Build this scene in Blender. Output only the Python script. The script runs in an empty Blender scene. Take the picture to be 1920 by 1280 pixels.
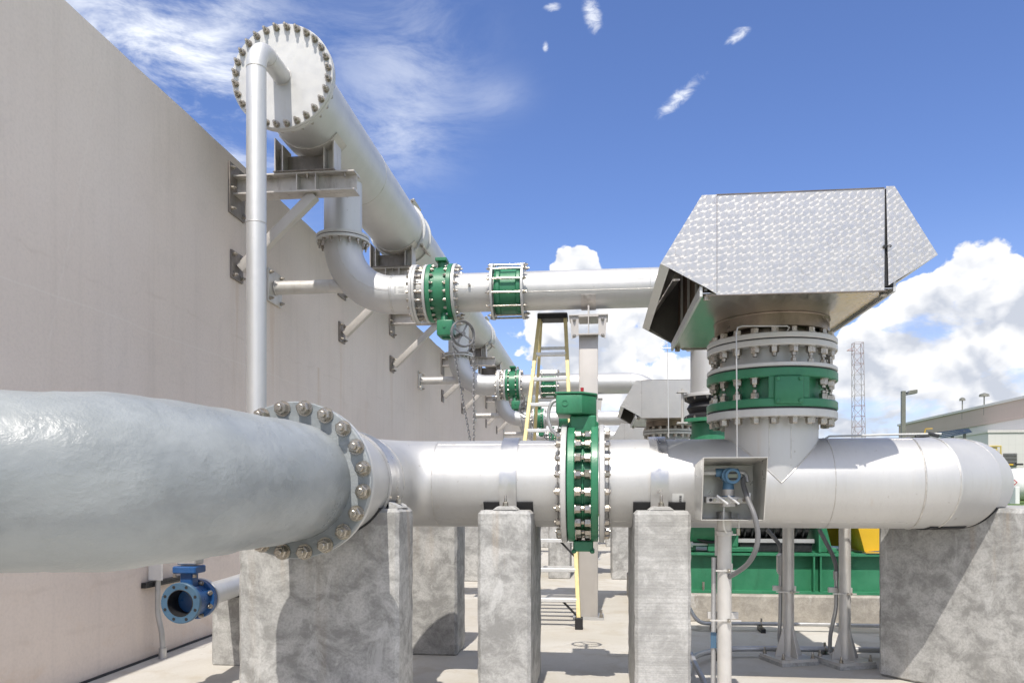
import bpy, bmesh, math, random
from mathutils import Vector, Matrix, noise
random.seed(11)
R = math.radians
PI = math.pi
scene = bpy.context.scene
COL = scene.collection

# ------------------------------------------------------------------ camera
F_PX = 1450.0
HORIZON = 923.0
YAW = math.atan(158.0 / F_PX)
CA, SA = math.cos(YAW), math.sin(YAW)
EYE = 1.40
cam_data = bpy.data.cameras.new("camera")
cam = bpy.data.objects.new("camera", cam_data)
COL.objects.link(cam)
cam.location = (0, 0, EYE)
cam.rotation_euler = (R(90), 0, YAW)
cam_data.sensor_width = 36.0
cam_data.lens = 36.0 * F_PX / 1920.0
cam_data.shift_y = (HORIZON - 640.0) / 1920.0
cam_data.clip_start = 0.05
cam_data.clip_end = 4000
scene.camera = cam


def at(u, v, Y):
    """world point at depth Y that the photograph shows at (u, v)"""
    xc = (u - 960.0) / F_PX
    t = Y / (CA + xc * SA)
    return Vector((t * (-SA + xc * CA), Y, EYE + t * (HORIZON - v) / F_PX))


def az_el(u, v):
    th = math.atan((u - 960.0) / F_PX)
    return th - YAW, math.atan((HORIZON - v) / F_PX * math.cos(th))


# ------------------------------------------------------------------ light
SUN_DIR = Vector((0.035, 0.60, -1.0)).normalized()      # the way the light travels
sun_el = math.asin(-SUN_DIR.z)
sun_data = bpy.data.lights.new("sun", 'SUN')
sun_data.energy = 2.75
sun_data.angle = R(0.53)
sun_data.color = (1.0, 0.945, 0.86)
sun = bpy.data.objects.new("sun", sun_data)
COL.objects.link(sun)
sun.rotation_euler = SUN_DIR.to_track_quat('-Z', 'Y').to_euler()
sun.location = (-2, -20, 30)

scene.view_settings.view_transform = 'Standard'
scene.view_settings.look = 'None'
scene.view_settings.gamma = 1.0
scene.view_settings.exposure = 0.70
scene.view_settings.use_curve_mapping = False
scene.render.engine = 'CYCLES'
scene.cycles.use_denoising = True
scene.cycles.max_bounces = 5
scene.cycles.diffuse_bounces = 3
scene.cycles.glossy_bounces = 3
scene.cycles.transmission_bounces = 1
scene.cycles.adaptive_threshold = 0.02
scene.cycles.caustics_reflective = False
scene.cycles.caustics_refractive = False
scene.cycles.sample_clamp_indirect = 6.0


# ------------------------------------------------------------------ node helper
class NT:
    def __init__(self, tree):
        self.t = tree
        self.n = tree.nodes
        self.l = tree.links

    def put(self, sock, val):
        if val is None:
            return
        if isinstance(val, bpy.types.NodeSocket):
            self.l.new(val, sock)
        else:
            if sock.type == 'RGBA' and len(val) == 3:
                val = (*val, 1.0)
            sock.default_value = val

    def node(self, typ, **kw):
        n = self.n.new(typ)
        for k, v in kw.items():
            setattr(n, k, v)
        return n

    def m(self, op, a, b=None, c=None, clamp=False):
        n = self.node('ShaderNodeMath', operation=op, use_clamp=clamp)
        self.put(n.inputs[0], a)
        self.put(n.inputs[1], b)
        self.put(n.inputs[2], c)
        return n.outputs[0]

    def smooth(self, x, lo, hi, a=0.0, b=1.0, kind='SMOOTHSTEP'):
        n = self.node('ShaderNodeMapRange', interpolation_type=kind)
        self.put(n.inputs[0], x)
        n.inputs[1].default_value = lo
        n.inputs[2].default_value = hi
        n.inputs[3].default_value = a
        n.inputs[4].default_value = b
        return n.outputs[0]

    def mix(self, fac, a, b, blend='MIX'):
        n = self.node('ShaderNodeMix', data_type='RGBA', blend_type=blend)
        self.put(n.inputs[0], fac)
        self.put(n.inputs[6], a)
        self.put(n.inputs[7], b)
        return n.outputs[2]

    def noise(self, vec, scale, detail=4, rough=0.55, dist=0.0):
        n = self.node('ShaderNodeTexNoise')
        self.put(n.inputs['Vector'], vec)
        n.inputs['Scale'].default_value = scale
        n.inputs['Detail'].default_value = detail
        n.inputs['Roughness'].default_value = rough
        n.inputs['Distortion'].default_value = dist
        return n.outputs[0]

    def mapping(self, vec, scale=(1, 1, 1), loc=(0, 0, 0), rot=(0, 0, 0)):
        n = self.node('ShaderNodeMapping')
        self.put(n.inputs[0], vec)
        n.inputs[1].default_value = loc
        n.inputs[2].default_value = rot
        n.inputs[3].default_value = scale
        return n.outputs[0]

    def comb(self, x, y, z):
        n = self.node('ShaderNodeCombineXYZ')
        self.put(n.inputs[0], x)
        self.put(n.inputs[1], y)
        self.put(n.inputs[2], z)
        return n.outputs[0]

    def sep(self, v):
        n = self.node('ShaderNodeSeparateXYZ')
        self.put(n.inputs[0], v)
        return n.outputs

    def bump(self, h, strength, dist, normal=None):
        n = self.node('ShaderNodeBump')
        n.inputs['Strength'].default_value = strength
        n.inputs['Distance'].default_value = dist
        self.put(n.inputs['Height'], h)
        if normal is not None:
            self.put(n.inputs['Normal'], normal)
        return n.outputs[0]


# ------------------------------------------------------------------ sky
world = bpy.data.worlds.new("World")
scene.world = world
world.use_nodes = True
world.cycles.sampling_method = 'MANUAL'
world.cycles.sample_map_resolution = 512
world.node_tree.nodes.clear()
W = NT(world.node_tree)
sky = W.node('ShaderNodeTexSky', sky_type='NISHITA')
sky.sun_disc = False
sky.sun_elevation = sun_el
sky.sun_rotation = math.atan2(-SUN_DIR.x, -SUN_DIR.y)
sky.altitude = 0
sky.air_density = 1.0
sky.dust_density = 0.6
sky.ozone_density = 1.6
tc = W.node('ShaderNodeTexCoord').outputs['Generated']
sx, sy, sz = W.sep(tc)[0:3]
AZ = W.m('ARCTAN2', sx, sy)
EL = W.m('ARCSINE', sz)
DEG = 180 / PI
azd = W.m('MULTIPLY', AZ, DEG)
eld = W.m('MULTIPLY', EL, DEG)


def blob(u, v, ru, rv, ang=0.0):
    """soft elliptical mask of a cloud at its bearing and height, radii in degrees"""
    a, e = az_el(u, v)
    da = W.m('SUBTRACT', azd, a * DEG)
    de = W.m('SUBTRACT', eld, e * DEG)
    c, s = math.cos(R(ang)), math.sin(R(ang))
    x = W.m('ADD', W.m('MULTIPLY', da, c), W.m('MULTIPLY', de, s))
    y = W.m('SUBTRACT', W.m('MULTIPLY', de, c), W.m('MULTIPLY', da, s))
    x = W.m('DIVIDE', x, ru)
    y = W.m('DIVIDE', y, rv)
    d = W.m('ADD', W.m('MULTIPLY', x, x), W.m('MULTIPLY', y, y))
    return W.m('POWER', 2.718, W.m('MULTIPLY', d, -1.0))


def add_all(lst):
    r = lst[0]
    for q in lst[1:]:
        r = W.m('ADD', r, q)
    return r


flat = W.comb(azd, eld, 0.0)
# cumulus: a broken bank above the horizon with two towers in it
n_big = W.noise(W.mapping(tc, (3.2, 3.2, 5.5)), 1.0, 3, 0.5)
n_fine = W.noise(W.mapping(tc, (15, 15, 19), (3, 1, 7)), 1.0, 5, 0.60, 0.12)
top = W.m('ADD', 6.0, W.m('MULTIPLY', W.m('SUBTRACT', n_big, 0.5), 26.0))
towers = add_all([
    W.m('MULTIPLY', blob(1775, 570, 5.0, 7.5), 11.5),
    W.m('MULTIPLY', blob(1920, 570, 6.0, 6.5), 7.0),
    W.m('MULTIPLY', blob(1084, 560, 1.9, 8.0), 7.0),
    W.m('MULTIPLY', blob(1040, 600, 4.2, 6.5), 7.0),
    W.m('MULTIPLY', blob(1150, 660, 5.0, 4.5), 7.0),
    W.m('MULTIPLY', blob(1600, 730, 9.0, 5.0), 7.0),
    W.m('MULTIPLY', blob(870, 620, 2.5, 5.0), 4.0),
])
top = W.m('ADD', top, towers)


def lumps(vec):
    # heaped round heads at three sizes
    tot = None
    for sc_, amp in ((13.0, 5.0), (30.0, 2.6), (66.0, 1.2)):
        vn = W.node('ShaderNodeTexVoronoi', voronoi_dimensions='3D', feature='F1')
        W.put(vn.inputs['Vector'], vec)
        vn.inputs['Scale'].default_value = sc_
        q_ = W.m('MULTIPLY', W.m('SUBTRACT', 0.45, vn.outputs['Distance']), amp)
        tot = q_ if tot is None else W.m('ADD', tot, q_)
    return tot


warp = W.node('ShaderNodeTexNoise')
W.put(warp.inputs['Vector'], tc)
warp.inputs['Scale'].default_value = 16.0
warp.inputs['Detail'].default_value = 4.0
wsc = W.node('ShaderNodeVectorMath', operation='SCALE')
W.put(wsc.inputs[0], warp.outputs[1])
wsc.inputs['Scale'].default_value = 0.05
wad = W.node('ShaderNodeVectorMath', operation='ADD')
W.put(wad.inputs[0], tc)
W.put(wad.inputs[1], wsc.outputs[0])
wup = W.node('ShaderNodeVectorMath', operation='ADD')
W.put(wup.inputs[0], wad.outputs[0])
wup.inputs[1].default_value = (0.006, 0.0, 0.014)
L0 = lumps(wad.outputs[0])
L1 = lumps(wup.outputs[0])
d_c = W.m('SUBTRACT', top, eld)
d_c = W.m('ADD', d_c, W.m('MULTIPLY', W.m('SUBTRACT', n_fine, 0.5), 9.0))
d_c = W.m('ADD', d_c, L0)
cum_a = W.smooth(d_c, -0.15, 0.65)
gap_n = W.noise(W.mapping(tc, (9, 9, 17), (8, 2, 3)), 1.0, 6, 0.6, 0.4)
gaps = W.m('MULTIPLY', W.smooth(gap_n, 0.54, 0.68), W.smooth(d_c, 3.0, 6.0))
cum_a = W.m('MULTIPLY', cum_a, W.m('SUBTRACT', 1.0, W.m('MULTIPLY', gaps, 0.75)))
n_sh = W.noise(W.mapping(tc, (7, 7, 13), (1, 9, 4.3)), 1.0, 5, 0.6, 0.3)
relief = W.m('SUBTRACT', L0, L1)
shade = W.m('ADD', W.smooth(d_c, 1.0, 9.0, 0.0, 0.55), W.smooth(n_sh, 0.42, 0.62, 0.0, 0.55))
shade = W.m('SUBTRACT', shade, W.m('MULTIPLY', relief, 0.30), clamp=True)
cum_col = W.mix(shade, (0.97, 0.965, 0.96), (0.52, 0.555, 0.63))
# cirrus: thin combed wisps high up
c_n = W.noise(W.mapping(flat, (0.10, 0.30, 1), rot=(0, 0, R(-32))), 1.0, 6, 0.68, 0.55)
c_n2 = W.noise(W.mapping(flat, (0.05, 0.07, 1), (4, 9, 0)), 1.0, 4, 0.6, 0.5)
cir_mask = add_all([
    W.m('MULTIPLY', blob(290, 70, 8.0, 7.0, -40), 1.25),
    W.m('MULTIPLY', blob(420, 240, 4.5, 4.0, -45), 0.6),
    W.m('MULTIPLY', blob(750, 125, 5.0, 4.0, 18), 0.40),
    W.m('MULTIPLY', blob(750, 265, 4.0, 3.0, 25), 0.40),
    W.m('MULTIPLY', blob(930, 185, 2.2, 1.1, 10), 0.22),
    W.m('MULTIPLY', W.smooth(azd, 28, 60), 0.85),  # this and the next: unseen cirrus, thickened to brighten the ambient light
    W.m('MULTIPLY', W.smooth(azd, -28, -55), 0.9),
])
fill_cloud_n = W.noise(W.mapping(tc, (2.6, 2.6, 4.0), (5, 2, 1)), 1.0, 6, 0.6, 0.3)  # unseen cloud patches added outside the view to raise ambient light
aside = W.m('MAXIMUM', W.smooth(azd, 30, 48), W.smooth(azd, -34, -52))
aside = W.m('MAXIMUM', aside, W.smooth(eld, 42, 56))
fill_cloud_a = W.m('MULTIPLY', W.smooth(fill_cloud_n, 0.44, 0.60), aside)
cir = W.m('ADD', W.m('MULTIPLY', c_n, 1.25), W.m('MULTIPLY', c_n2, 0.65))
cir = W.smooth(cir, 0.72, 1.25)
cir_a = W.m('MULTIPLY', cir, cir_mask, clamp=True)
w_n = W.noise(W.mapping(flat, (0.9, 1.9, 1), rot=(0, 0, R(-28))), 1.0, 6, 0.65, 0.8)
wis = add_all([blob(1275, 182, 2.35, 0.62, 33), blob(1385, 66, 1.05, 0.45, 18), blob(1110, 28, 0.8, 1.3, 25),
               blob(1036, 14, 0.8, 0.3, 5), blob(1023, 88, 0.3, 0.4, 0)])
wis_a = W.smooth(W.m('MULTIPLY', wis, W.m('ADD', W.m('MULTIPLY', w_n, 1.5), 0.05)), 0.32, 0.98, 0.0, 0.80)
haze_a = W.smooth(eld, 0.0, 20.0, 0.22, 0.0)
base = sky.outputs[0]
SKY_K = 0.105
hsv = W.node('ShaderNodeHueSaturation')
hsv.inputs['Saturation'].default_value = 1.05
W.put(hsv.inputs['Color'], base)
skyc = W.mix(1.0, hsv.outputs[0], (SKY_K * 0.76, SKY_K * 0.80, SKY_K * 1.06), 'MULTIPLY')
skyc = W.mix(haze_a, skyc, (0.60, 0.70, 0.86))
CLOUD = 0.76
c1 = W.mix(cir_a, skyc, (0.80 * CLOUD, 0.84 * CLOUD, 0.92 * CLOUD))
c1 = W.mix(wis_a, c1, (0.86 * CLOUD, 0.89 * CLOUD, 0.95 * CLOUD))
cumc = W.mix(1.0, cum_col, (CLOUD, CLOUD, CLOUD), 'MULTIPLY')
c1 = W.mix(fill_cloud_a, c1, (0.86 * CLOUD, 0.86 * CLOUD, 0.87 * CLOUD))
c1 = W.mix(cum_a, c1, cumc)
bg = W.node('ShaderNodeBackground')
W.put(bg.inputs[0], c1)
bg.inputs[1].default_value = 1.0
wo = W.node('ShaderNodeOutputWorld')
W.l.new(bg.outputs[0], wo.inputs[0])


# ------------------------------------------------------------------ materials
def lin(h):
    h = h.lstrip('#')
    out = []
    for i in (0, 2, 4):
        c = int(h[i:i + 2], 16) / 255
        out.append(c / 12.92 if c <= 0.04045 else ((c + 0.055) / 1.055) ** 2.4)
    return tuple(out)


MATS = {}


def new_mat(name):
    m = bpy.data.materials.new(name)
    m.use_nodes = True
    m.node_tree.nodes.clear()
    T = NT(m.node_tree)
    b = T.node('ShaderNodeBsdfPrincipled')
    o = T.node('ShaderNodeOutputMaterial')
    T.l.new(b.outputs[0], o.inputs[0])
    MATS[name] = m
    obc = T.node('ShaderNodeTexCoord').outputs['Object']
    rnd = T.node('ShaderNodeObjectInfo').outputs['Random']
    off = T.m('MULTIPLY', rnd, 41.0)
    v = T.node('ShaderNodeVectorMath', operation='ADD')
    T.put(v.inputs[0], obc)
    T.put(v.inputs[1], T.comb(off, T.m('MULTIPLY', rnd, 17.0), T.m('MULTIPLY', rnd, 29.0)))
    return m, T, b, v.outputs[0]


def simple(name, col, rough=0.5, metal=0.0, var=0.12, vscale=3.0, bump=0.0, bscale=60.0, dirt=0.0, dirt_col=(0.18, 0.13, 0.09),
           rvar=0.12, spec=0.5):
    m, T, b, co = new_mat(name)
    n1 = T.noise(co, vscale, 5, 0.6)
    k = T.smooth(n1, 0.3, 0.7, 1 - var, 1 + var, 'LINEAR')
    c = T.mix(1.0, col, T.comb(k, k, k), 'MULTIPLY')
    if dirt:
        n2 = T.noise(T.mapping(co, (1, 1, 0.25)), vscale * 2.3, 6, 0.65)
        c = T.mix(T.m('MULTIPLY', T.smooth(n2, 0.52, 0.75), dirt), c, dirt_col)
    T.put(b.inputs['Base Color'], c)
    T.put(b.inputs['Roughness'], T.smooth(T.noise(co, vscale * 3, 4), 0.3, 0.7, rough - rvar, rough + rvar, 'LINEAR'))
    b.inputs['Metallic'].default_value = metal
    b.inputs['Specular IOR Level'].default_value = spec
    if bump:
        T.put(b.inputs['Normal'], T.bump(T.noise(co, bscale, 4), bump, 0.01))
    return m


def swirl(T, b, co, lo_r, hi_r, ani, met):
    uv = T.node('ShaderNodeUVMap')
    uv.uv_map = 'UVMap'
    u, v = T.sep(uv.outputs[0])[0:2]
    vo = T.node('ShaderNodeTexVoronoi', voronoi_dimensions='2D', feature='F1')
    rowi = T.m('FLOOR', T.m('MULTIPLY', v, 1 / 0.050))
    us = T.m('ADD', u, T.m('MULTIPLY', rowi, 0.025))
    T.put(vo.inputs['Vector'], T.comb(u, v, 0.0))
    vo.inputs['Scale'].default_value = 1 / 0.043
    vo.inputs['Randomness'].default_value = 0.42
    px_, py_ = T.sep(vo.outputs['Position'])[0:2]
    lx = T.m('MULTIPLY', T.m('SUBTRACT', u, px_), 1 / 0.043)
    ly = T.m('MULTIPLY', T.m('SUBTRACT', v, py_), 1 / 0.043)
    ang = T.m('ARCTAN2', ly, lx)
    wn = T.node('ShaderNodeSeparateColor')
    T.put(wn.inputs[0], vo.outputs['Color'])
    b2 = T.node('ShaderNodeBsdfPrincipled')
    b2.inputs['Metallic'].default_value = 1.0
    b2.inputs['Base Color'].default_value = (0.70, 0.665, 0.61, 1.0)
    b2.inputs['Roughness'].default_value = 0.29
    b2.inputs['Anisotropic'].default_value = 0.80
    T.put(b2.inputs['Anisotropic Rotation'], T.m('FRACT', T.m('ADD', T.m('DIVIDE', ang, 2 * PI), 1.25)))
    ms = T.node('ShaderNodeMixShader')
    ms.inputs[0].default_value = ani
    T.l.new(b.outputs[0], ms.inputs[1])
    T.l.new(b2.outputs[0], ms.inputs[2])
    out_ = [n_ for n_ in T.n if n_.type == 'OUTPUT_MATERIAL'][0]
    T.l.new(ms.outputs[0], out_.inputs[0])
    tg = T.node('ShaderNodeTangent', direction_type='UV_MAP')
    tg.uv_map = 'UVMap'
    T.put(b2.inputs['Tangent'], tg.outputs[0])
    b.inputs['Metallic'].default_value = met
    T.put(b.inputs['Roughness'], T.smooth(wn.outputs[0], 0, 1, lo_r, hi_r, 'LINEAR'))
    big = T.noise(co, 3, 5, 0.6)
    k = T.m('ADD', T.smooth(big, 0.3, 0.7, 0.51, 0.63, 'LINEAR'), T.m('MULTIPLY', T.m('SUBTRACT', wn.outputs[0], 0.5), 0.05))
    c = T.comb(k, T.m('MULTIPLY', k, 0.955), T.m('MULTIPLY', k, 0.90))
    # rust-edged rings left by the turning pad
    S2 = 1 / 0.075
    for ox, oy, pr in ((0.0, 0.0, 0.66), (0.4, 0.55, 0.72)):
        r2 = T.m('ADD', T.m('MULTIPLY', v, S2), oy)
        c2 = T.m('ADD', T.m('MULTIPLY', u, S2), ox)
        fr, fc = T.m('FLOOR', r2), T.m('FLOOR', c2)
        qx = T.m('SUBTRACT', T.m('SUBTRACT', c2, fc), 0.5)
        qy = T.m('SUBTRACT', T.m('SUBTRACT', r2, fr), 0.5)
        rr = T.m('SQRT', T.m('ADD', T.m('MULTIPLY', qx, qx), T.m('MULTIPLY', qy, qy)))
        ring = T.smooth(T.m('ABSOLUTE', T.m('SUBTRACT', rr, 0.42)), 0.0, 0.05, 1, 0)
        w2 = T.node('ShaderNodeTexWhiteNoise', noise_dimensions='2D')
        T.put(w2.inputs['Vector'], T.comb(fc, fr, 0.0))
        sel = T.m('MULTIPLY', T.m('GREATER_THAN', w2.outputs[0], pr), T.smooth(big, 0.42, 0.6))
        c = T.mix(T.m('MULTIPLY', T.m('MULTIPLY', ring, sel), 0.62), c, (0.30, 0.215, 0.13))
    T.put(b.inputs['Base Color'], c)
    rad = T.m('SQRT', T.m('ADD', T.m('MULTIPLY', lx, lx), T.m('MULTIPLY', ly, ly)))
    T.put(b.inputs['Normal'], T.bump(T.m('ADD', rad, T.m('MULTIPLY', wn.outputs[0], 0.12)), 0.06, 0.012))


def build_materials():
    # satin stainless pipe: fine vertical drag lines, faint rust tint and scuffs
    for nm, col, rg in (('stainless', (0.615, 0.61, 0.60), 0.53), ('stainless_matte', (0.635, 0.635, 0.63), 0.52)):
        m, T, b, co = new_mat(nm)
        n1 = T.noise(T.mapping(co, (1, 1, 0.35)), 2.6, 6, 0.62)
        k = T.smooth(n1, 0.3, 0.72, 0.93, 1.05, 'LINEAR')
        c = T.mix(1.0, col, T.comb(k, k, k), 'MULTIPLY')
        st = T.smooth(T.noise(T.mapping(co, (5, 5, 0.5)), 1.3, 6, 0.7), 0.60, 0.80)
        c = T.mix(T.m('MULTIPLY', st, 0.34), c, (0.50, 0.40, 0.29))
        sc = T.smooth(T.noise(T.mapping(co, (14, 14, 60)), 1.0, 4, 0.7), 0.66, 0.80)
        c = T.mix(T.m('MULTIPLY', sc, 0.22), c, (0.40, 0.38, 0.36))
        rg_ = T.smooth(T.noise(T.mapping(co, (40, 40, 3.0), (2, 7, 1)), 1.0, 4, 0.6), 0.5, 0.75)
        c = T.mix(T.m('MULTIPLY', rg_, 0.12), c, (0.45, 0.43, 0.41))
        sp = T.smooth(T.noise(co, 26.0, 3, 0.5), 0.70, 0.76)
        c = T.mix(T.m('MULTIPLY', sp, 0.35), c, (0.30, 0.26, 0.22))
        T.put(b.inputs['Base Color'], c)
        b.inputs['Metallic'].default_value = 0.72
        fine = T.noise(T.mapping(co, (30, 30, 3)), 4.0, 3, 0.6)
        T.put(b.inputs['Roughness'], T.smooth(T.m('ADD', T.m('MULTIPLY', n1, 0.6), T.m('MULTIPLY', fine, 0.4)), 0.3, 0.7, rg - 0.07, rg + 0.09, 'LINEAR'))
        T.put(b.inputs['Normal'], T.bump(T.noise(co, 6.0, 3, 0.5), 0.10, 0.02))
    # white flange paint
    simple('flange_white', (0.61, 0.605, 0.595), 0.45, 0.25, 0.05, 4, 0.05, 40, 0.18, (0.45, 0.38, 0.3))
    simple('weld', (0.62, 0.60, 0.57), 0.45, 0.8, 0.2, 20, 0.3, 120)
    simple('bolt_steel', (0.43, 0.395, 0.345), 0.33, 0.95, 0.15, 30, 0.05, 100, 0.25, (0.20, 0.14, 0.09))
    simple('bracket_steel', (0.62, 0.585, 0.55), 0.5, 0.45, 0.16, 4, 0.06, 40, 0.45, (0.16, 0.11, 0.08))
    simple('bracket_dark', (0.27, 0.24, 0.22), 0.55, 0.35, 0.22, 6, 0.1, 40, 0.5, (0.10, 0.06, 0.05))
    simple('brown_steel', (0.25, 0.205, 0.165), 0.38, 0.85, 0.28, 5, 0.08, 25, 0.5, (0.10, 0.065, 0.04))
    simple('rubber', (0.018, 0.018, 0.02), 0.6, 0, 0.2, 8)
    simple('black_metal', (0.03, 0.032, 0.035), 0.42, 0.2, 0.3, 12, 0.05, 60, 0.3, (0.12, 0.11, 0.1))
    simple('conduit', (0.50, 0.50, 0.50), 0.45, 0.6, 0.12, 6, 0.05, 50, 0.25, (0.25, 0.2, 0.15))
    simple('flex_conduit', (0.17, 0.17, 0.175), 0.5, 0, 0.12, 6)
    simple('post_galv', (0.62, 0.60, 0.57), 0.45, 0.3, 0.10, 5, 0.05, 40, 0.4, (0.40, 0.30, 0.22))
    simple('post_paint', (0.55, 0.52, 0.49), 0.5, 0.2, 0.05, 3, 0.04, 40, 0.15, (0.33, 0.27, 0.22))
    simple('enclosure', (0.62, 0.605, 0.57), 0.38, 0.4, 0.10, 4, 0.05, 25, 0.3, (0.30, 0.26, 0.2))
    simple('aluminium', (0.76, 0.76, 0.755), 0.42, 0.35, 0.08, 8, 0.03, 60)
    simple('fibreglass', (0.80, 0.66, 0.32), 0.5, 0, 0.12, 6, 0.05, 50, 0.35, (0.36, 0.28, 0.14))
    simple('yellow_paint', (0.68, 0.43, 0.025), 0.42, 0, 0.07, 3, 0.03, 40, 0.15, (0.35, 0.2, 0.05))
    simple('blue_paint', (0.020, 0.085, 0.24), 0.36, 0, 0.14, 6, 0.06, 40, 0.2, (0.10, 0.10, 0.1))
    simple('blue_light', (0.06, 0.125, 0.20), 0.36, 0, 0.10, 6, 0.05, 40, 0.25, (0.10, 0.16, 0.2))
    simple('transmitter_blue', (0.10, 0.22, 0.36), 0.42, 0, 0.10, 20, 0.06, 120)
    simple('lcd', (0.22, 0.25, 0.20), 0.15, 0, 0.03)
    simple('paper', (0.72, 0.72, 0.70), 0.6, 0, 0.05, 20)
    simple('ink', (0.07, 0.07, 0.075), 0.6, 0, 0.05)
    simple('ink_pale', (0.36, 0.36, 0.37), 0.6, 0, 0.05)
    simple('label_yellow', (0.55, 0.42, 0.05), 0.5, 0, 0.05)
    simple('red_plastic', (0.42, 0.02, 0.03), 0.4, 0, 0.08)
    simple('white_paint', (0.76, 0.765, 0.76), 0.4, 0, 0.05, 2, 0, 60, 0.12, (0.5, 0.45, 0.38))
    simple('lamp_grey', (0.20, 0.20, 0.17), 0.5, 0.2, 0.1, 3)
    simple('mast_white', (0.36, 0.33, 0.33), 0.5, 0.1, 0.1)
    simple('mast_red', (0.28, 0.11, 0.08), 0.5, 0.1, 0.15)
    simple('filter_brown', (0.085, 0.05, 0.03), 0.85, 0, 0.4, 30, 0.4, 160)
    simple('hood_inside', (0.16, 0.15, 0.14), 0.5, 0.6, 0.2, 4)
    simple('roof_blue', (0.05, 0.075, 0.12), 0.35, 0.2, 0.2)
    simple('gas_yellow', (0.62, 0.48, 0.14), 0.5, 0, 0.1)
    simple('sealant', (0.03, 0.03, 0.03), 0.7, 0, 0.2)
    simple('pvc_tag', (0.76, 0.75, 0.73), 0.5, 0, 0.05, 10)
    simple('strap_steel', (0.58, 0.575, 0.57), 0.36, 0.85, 0.08, 5, 0.04, 30, 0.2, (0.35, 0.3, 0.25))
    simple('chain_steel', (0.22, 0.22, 0.225), 0.45, 0.7, 0.2, 30)

    # green enamel with a little orange peel and chalky patches
    m, T, b, co = new_mat('green_paint')
    n1 = T.noise(co, 3.5, 5, 0.6)
    c = T.mix(T.smooth(n1, 0.3, 0.75), (0.030, 0.185, 0.092), (0.050, 0.245, 0.130))
    c = T.mix(T.m('MULTIPLY', T.smooth(T.noise(co, 9, 6, 0.7), 0.62, 0.78), 0.3), c, (0.10, 0.22, 0.14))
    T.put(b.inputs['Base Color'], c)
    chip = T.smooth(T.noise(co, 34, 5, 0.7), 0.70, 0.74)
    c = T.mix(T.m('MULTIPLY', chip, 0.6), c, (0.16, 0.15, 0.12))
    grime = T.smooth(T.noise(T.mapping(co, (5, 5, 1.2)), 2.0, 6, 0.7), 0.50, 0.72)
    c = T.mix(T.m('MULTIPLY', grime, 0.30), c, (0.025, 0.08, 0.045))
    T.put(b.inputs['Base Color'], c)
    T.put(b.inputs['Roughness'], T.smooth(n1, 0.3, 0.7, 0.30, 0.48, 'LINEAR'))
    T.put(b.inputs['Normal'], T.bump(T.noise(co, 75, 3, 0.5), 0.22, 0.004))

    # thick hand-applied silver grey coating on the nearest pipe
    m, T, b, co = new_mat('grey_coating')
    n1 = T.noise(T.mapping(co, (1.0, 1.0, 1.4)), 2.2, 6, 0.6, 0.4)
    c = T.mix(T.smooth(n1, 0.3, 0.72), (0.215, 0.236, 0.246), (0.345, 0.37, 0.38))
    n2 = T.noise(T.mapping(co, (6, 6, 1.0)), 2.0, 6, 0.65)
    c = T.mix(T.m('MULTIPLY', T.smooth(n2, 0.55, 0.75), 0.35), c, (0.24, 0.26, 0.265))
    pv = T.node('ShaderNodeTexVoronoi', feature='F1')
    wv = T.node('ShaderNodeVectorMath', operation='ADD')
    wn_ = T.node('ShaderNodeTexNoise')
    T.put(wn_.inputs['Vector'], co)
    wn_.inputs['Scale'].default_value = 5.0
    wn_.inputs['Detail'].default_value = 4.0
    ws_ = T.node('ShaderNodeVectorMath', operation='SCALE')
    T.put(ws_.inputs[0], wn_.outputs[1])
    ws_.inputs['Scale'].default_value = 0.30
    T.put(wv.inputs[0], co)
    T.put(wv.inputs[1], ws_.outputs[0])
    T.put(pv.inputs['Vector'], T.mapping(wv.outputs[0], (1.6, 1.6, 3.2)))
    pv.inputs['Scale'].default_value = 1.5
    pr_ = T.sep(pv.outputs['Color'])[0]
    c = T.mix(T.m('MULTIPLY', pr_, 0.42), c, (0.37, 0.39, 0.395))
    T.put(b.inputs['Base Color'], c)
    T.put(b.inputs['Roughness'], T.smooth(n1, 0.3, 0.7, 0.26, 0.42, 'LINEAR'))
    lump = T.noise(T.mapping(co, (1, 1, 1.5)), 9.0, 6, 0.6, 0.5)
    grit = T.noise(co, 42.0, 5, 0.6)
    msk = T.smooth(T.noise(co, 3.0, 3), 0.40, 0.62)
    h = T.m('ADD', T.m('MULTIPLY', lump, 0.62), T.m('MULTIPLY', T.m('MULTIPLY', grit, msk), 0.85))
    pits = T.node('ShaderNodeTexVoronoi')
    T.put(pits.inputs['Vector'], co)
    pits.inputs['Scale'].default_value = 19
    pm = T.m('MULTIPLY', T.smooth(pits.outputs['Distance'], 0.05, 0.14, 1.0, 0.0), T.smooth(T.noise(co, 2.2, 2), 0.55, 0.66))
    h = T.m('SUBTRACT', h, T.m('MULTIPLY', pm, 0.35))
    T.put(b.inputs['Normal'], T.bump(h, 0.30, 0.022))

    # cast concrete: form swirls, rubbed patches, pinholes
    for nm, a, c2, boards in (('concrete_pier', (0.30, 0.297, 0.287), (0.555, 0.55, 0.535), 0.0),
                              ('concrete_board', (0.37, 0.366, 0.355), (0.57, 0.565, 0.55), 1.0),
                              ('concrete_brown', (0.33, 0.305, 0.27), (0.50, 0.465, 0.41), 0.0)):
        m, T, b, co = new_mat(nm)
        n0 = T.noise(co, 3.4, 3, 0.5)
        w = T.node('ShaderNodeVectorMath', operation='ADD')
        nv = T.node('ShaderNodeTexNoise')
        T.put(nv.inputs['Vector'], co)
        nv.inputs['Scale'].default_value = 4.0
        nv.inputs['Detail'].default_value = 3
        sc = T.node('ShaderNodeVectorMath', operation='SCALE')
        T.put(sc.inputs[0], nv.outputs[1])
        sc.inputs['Scale'].default_value = 0.22
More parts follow.
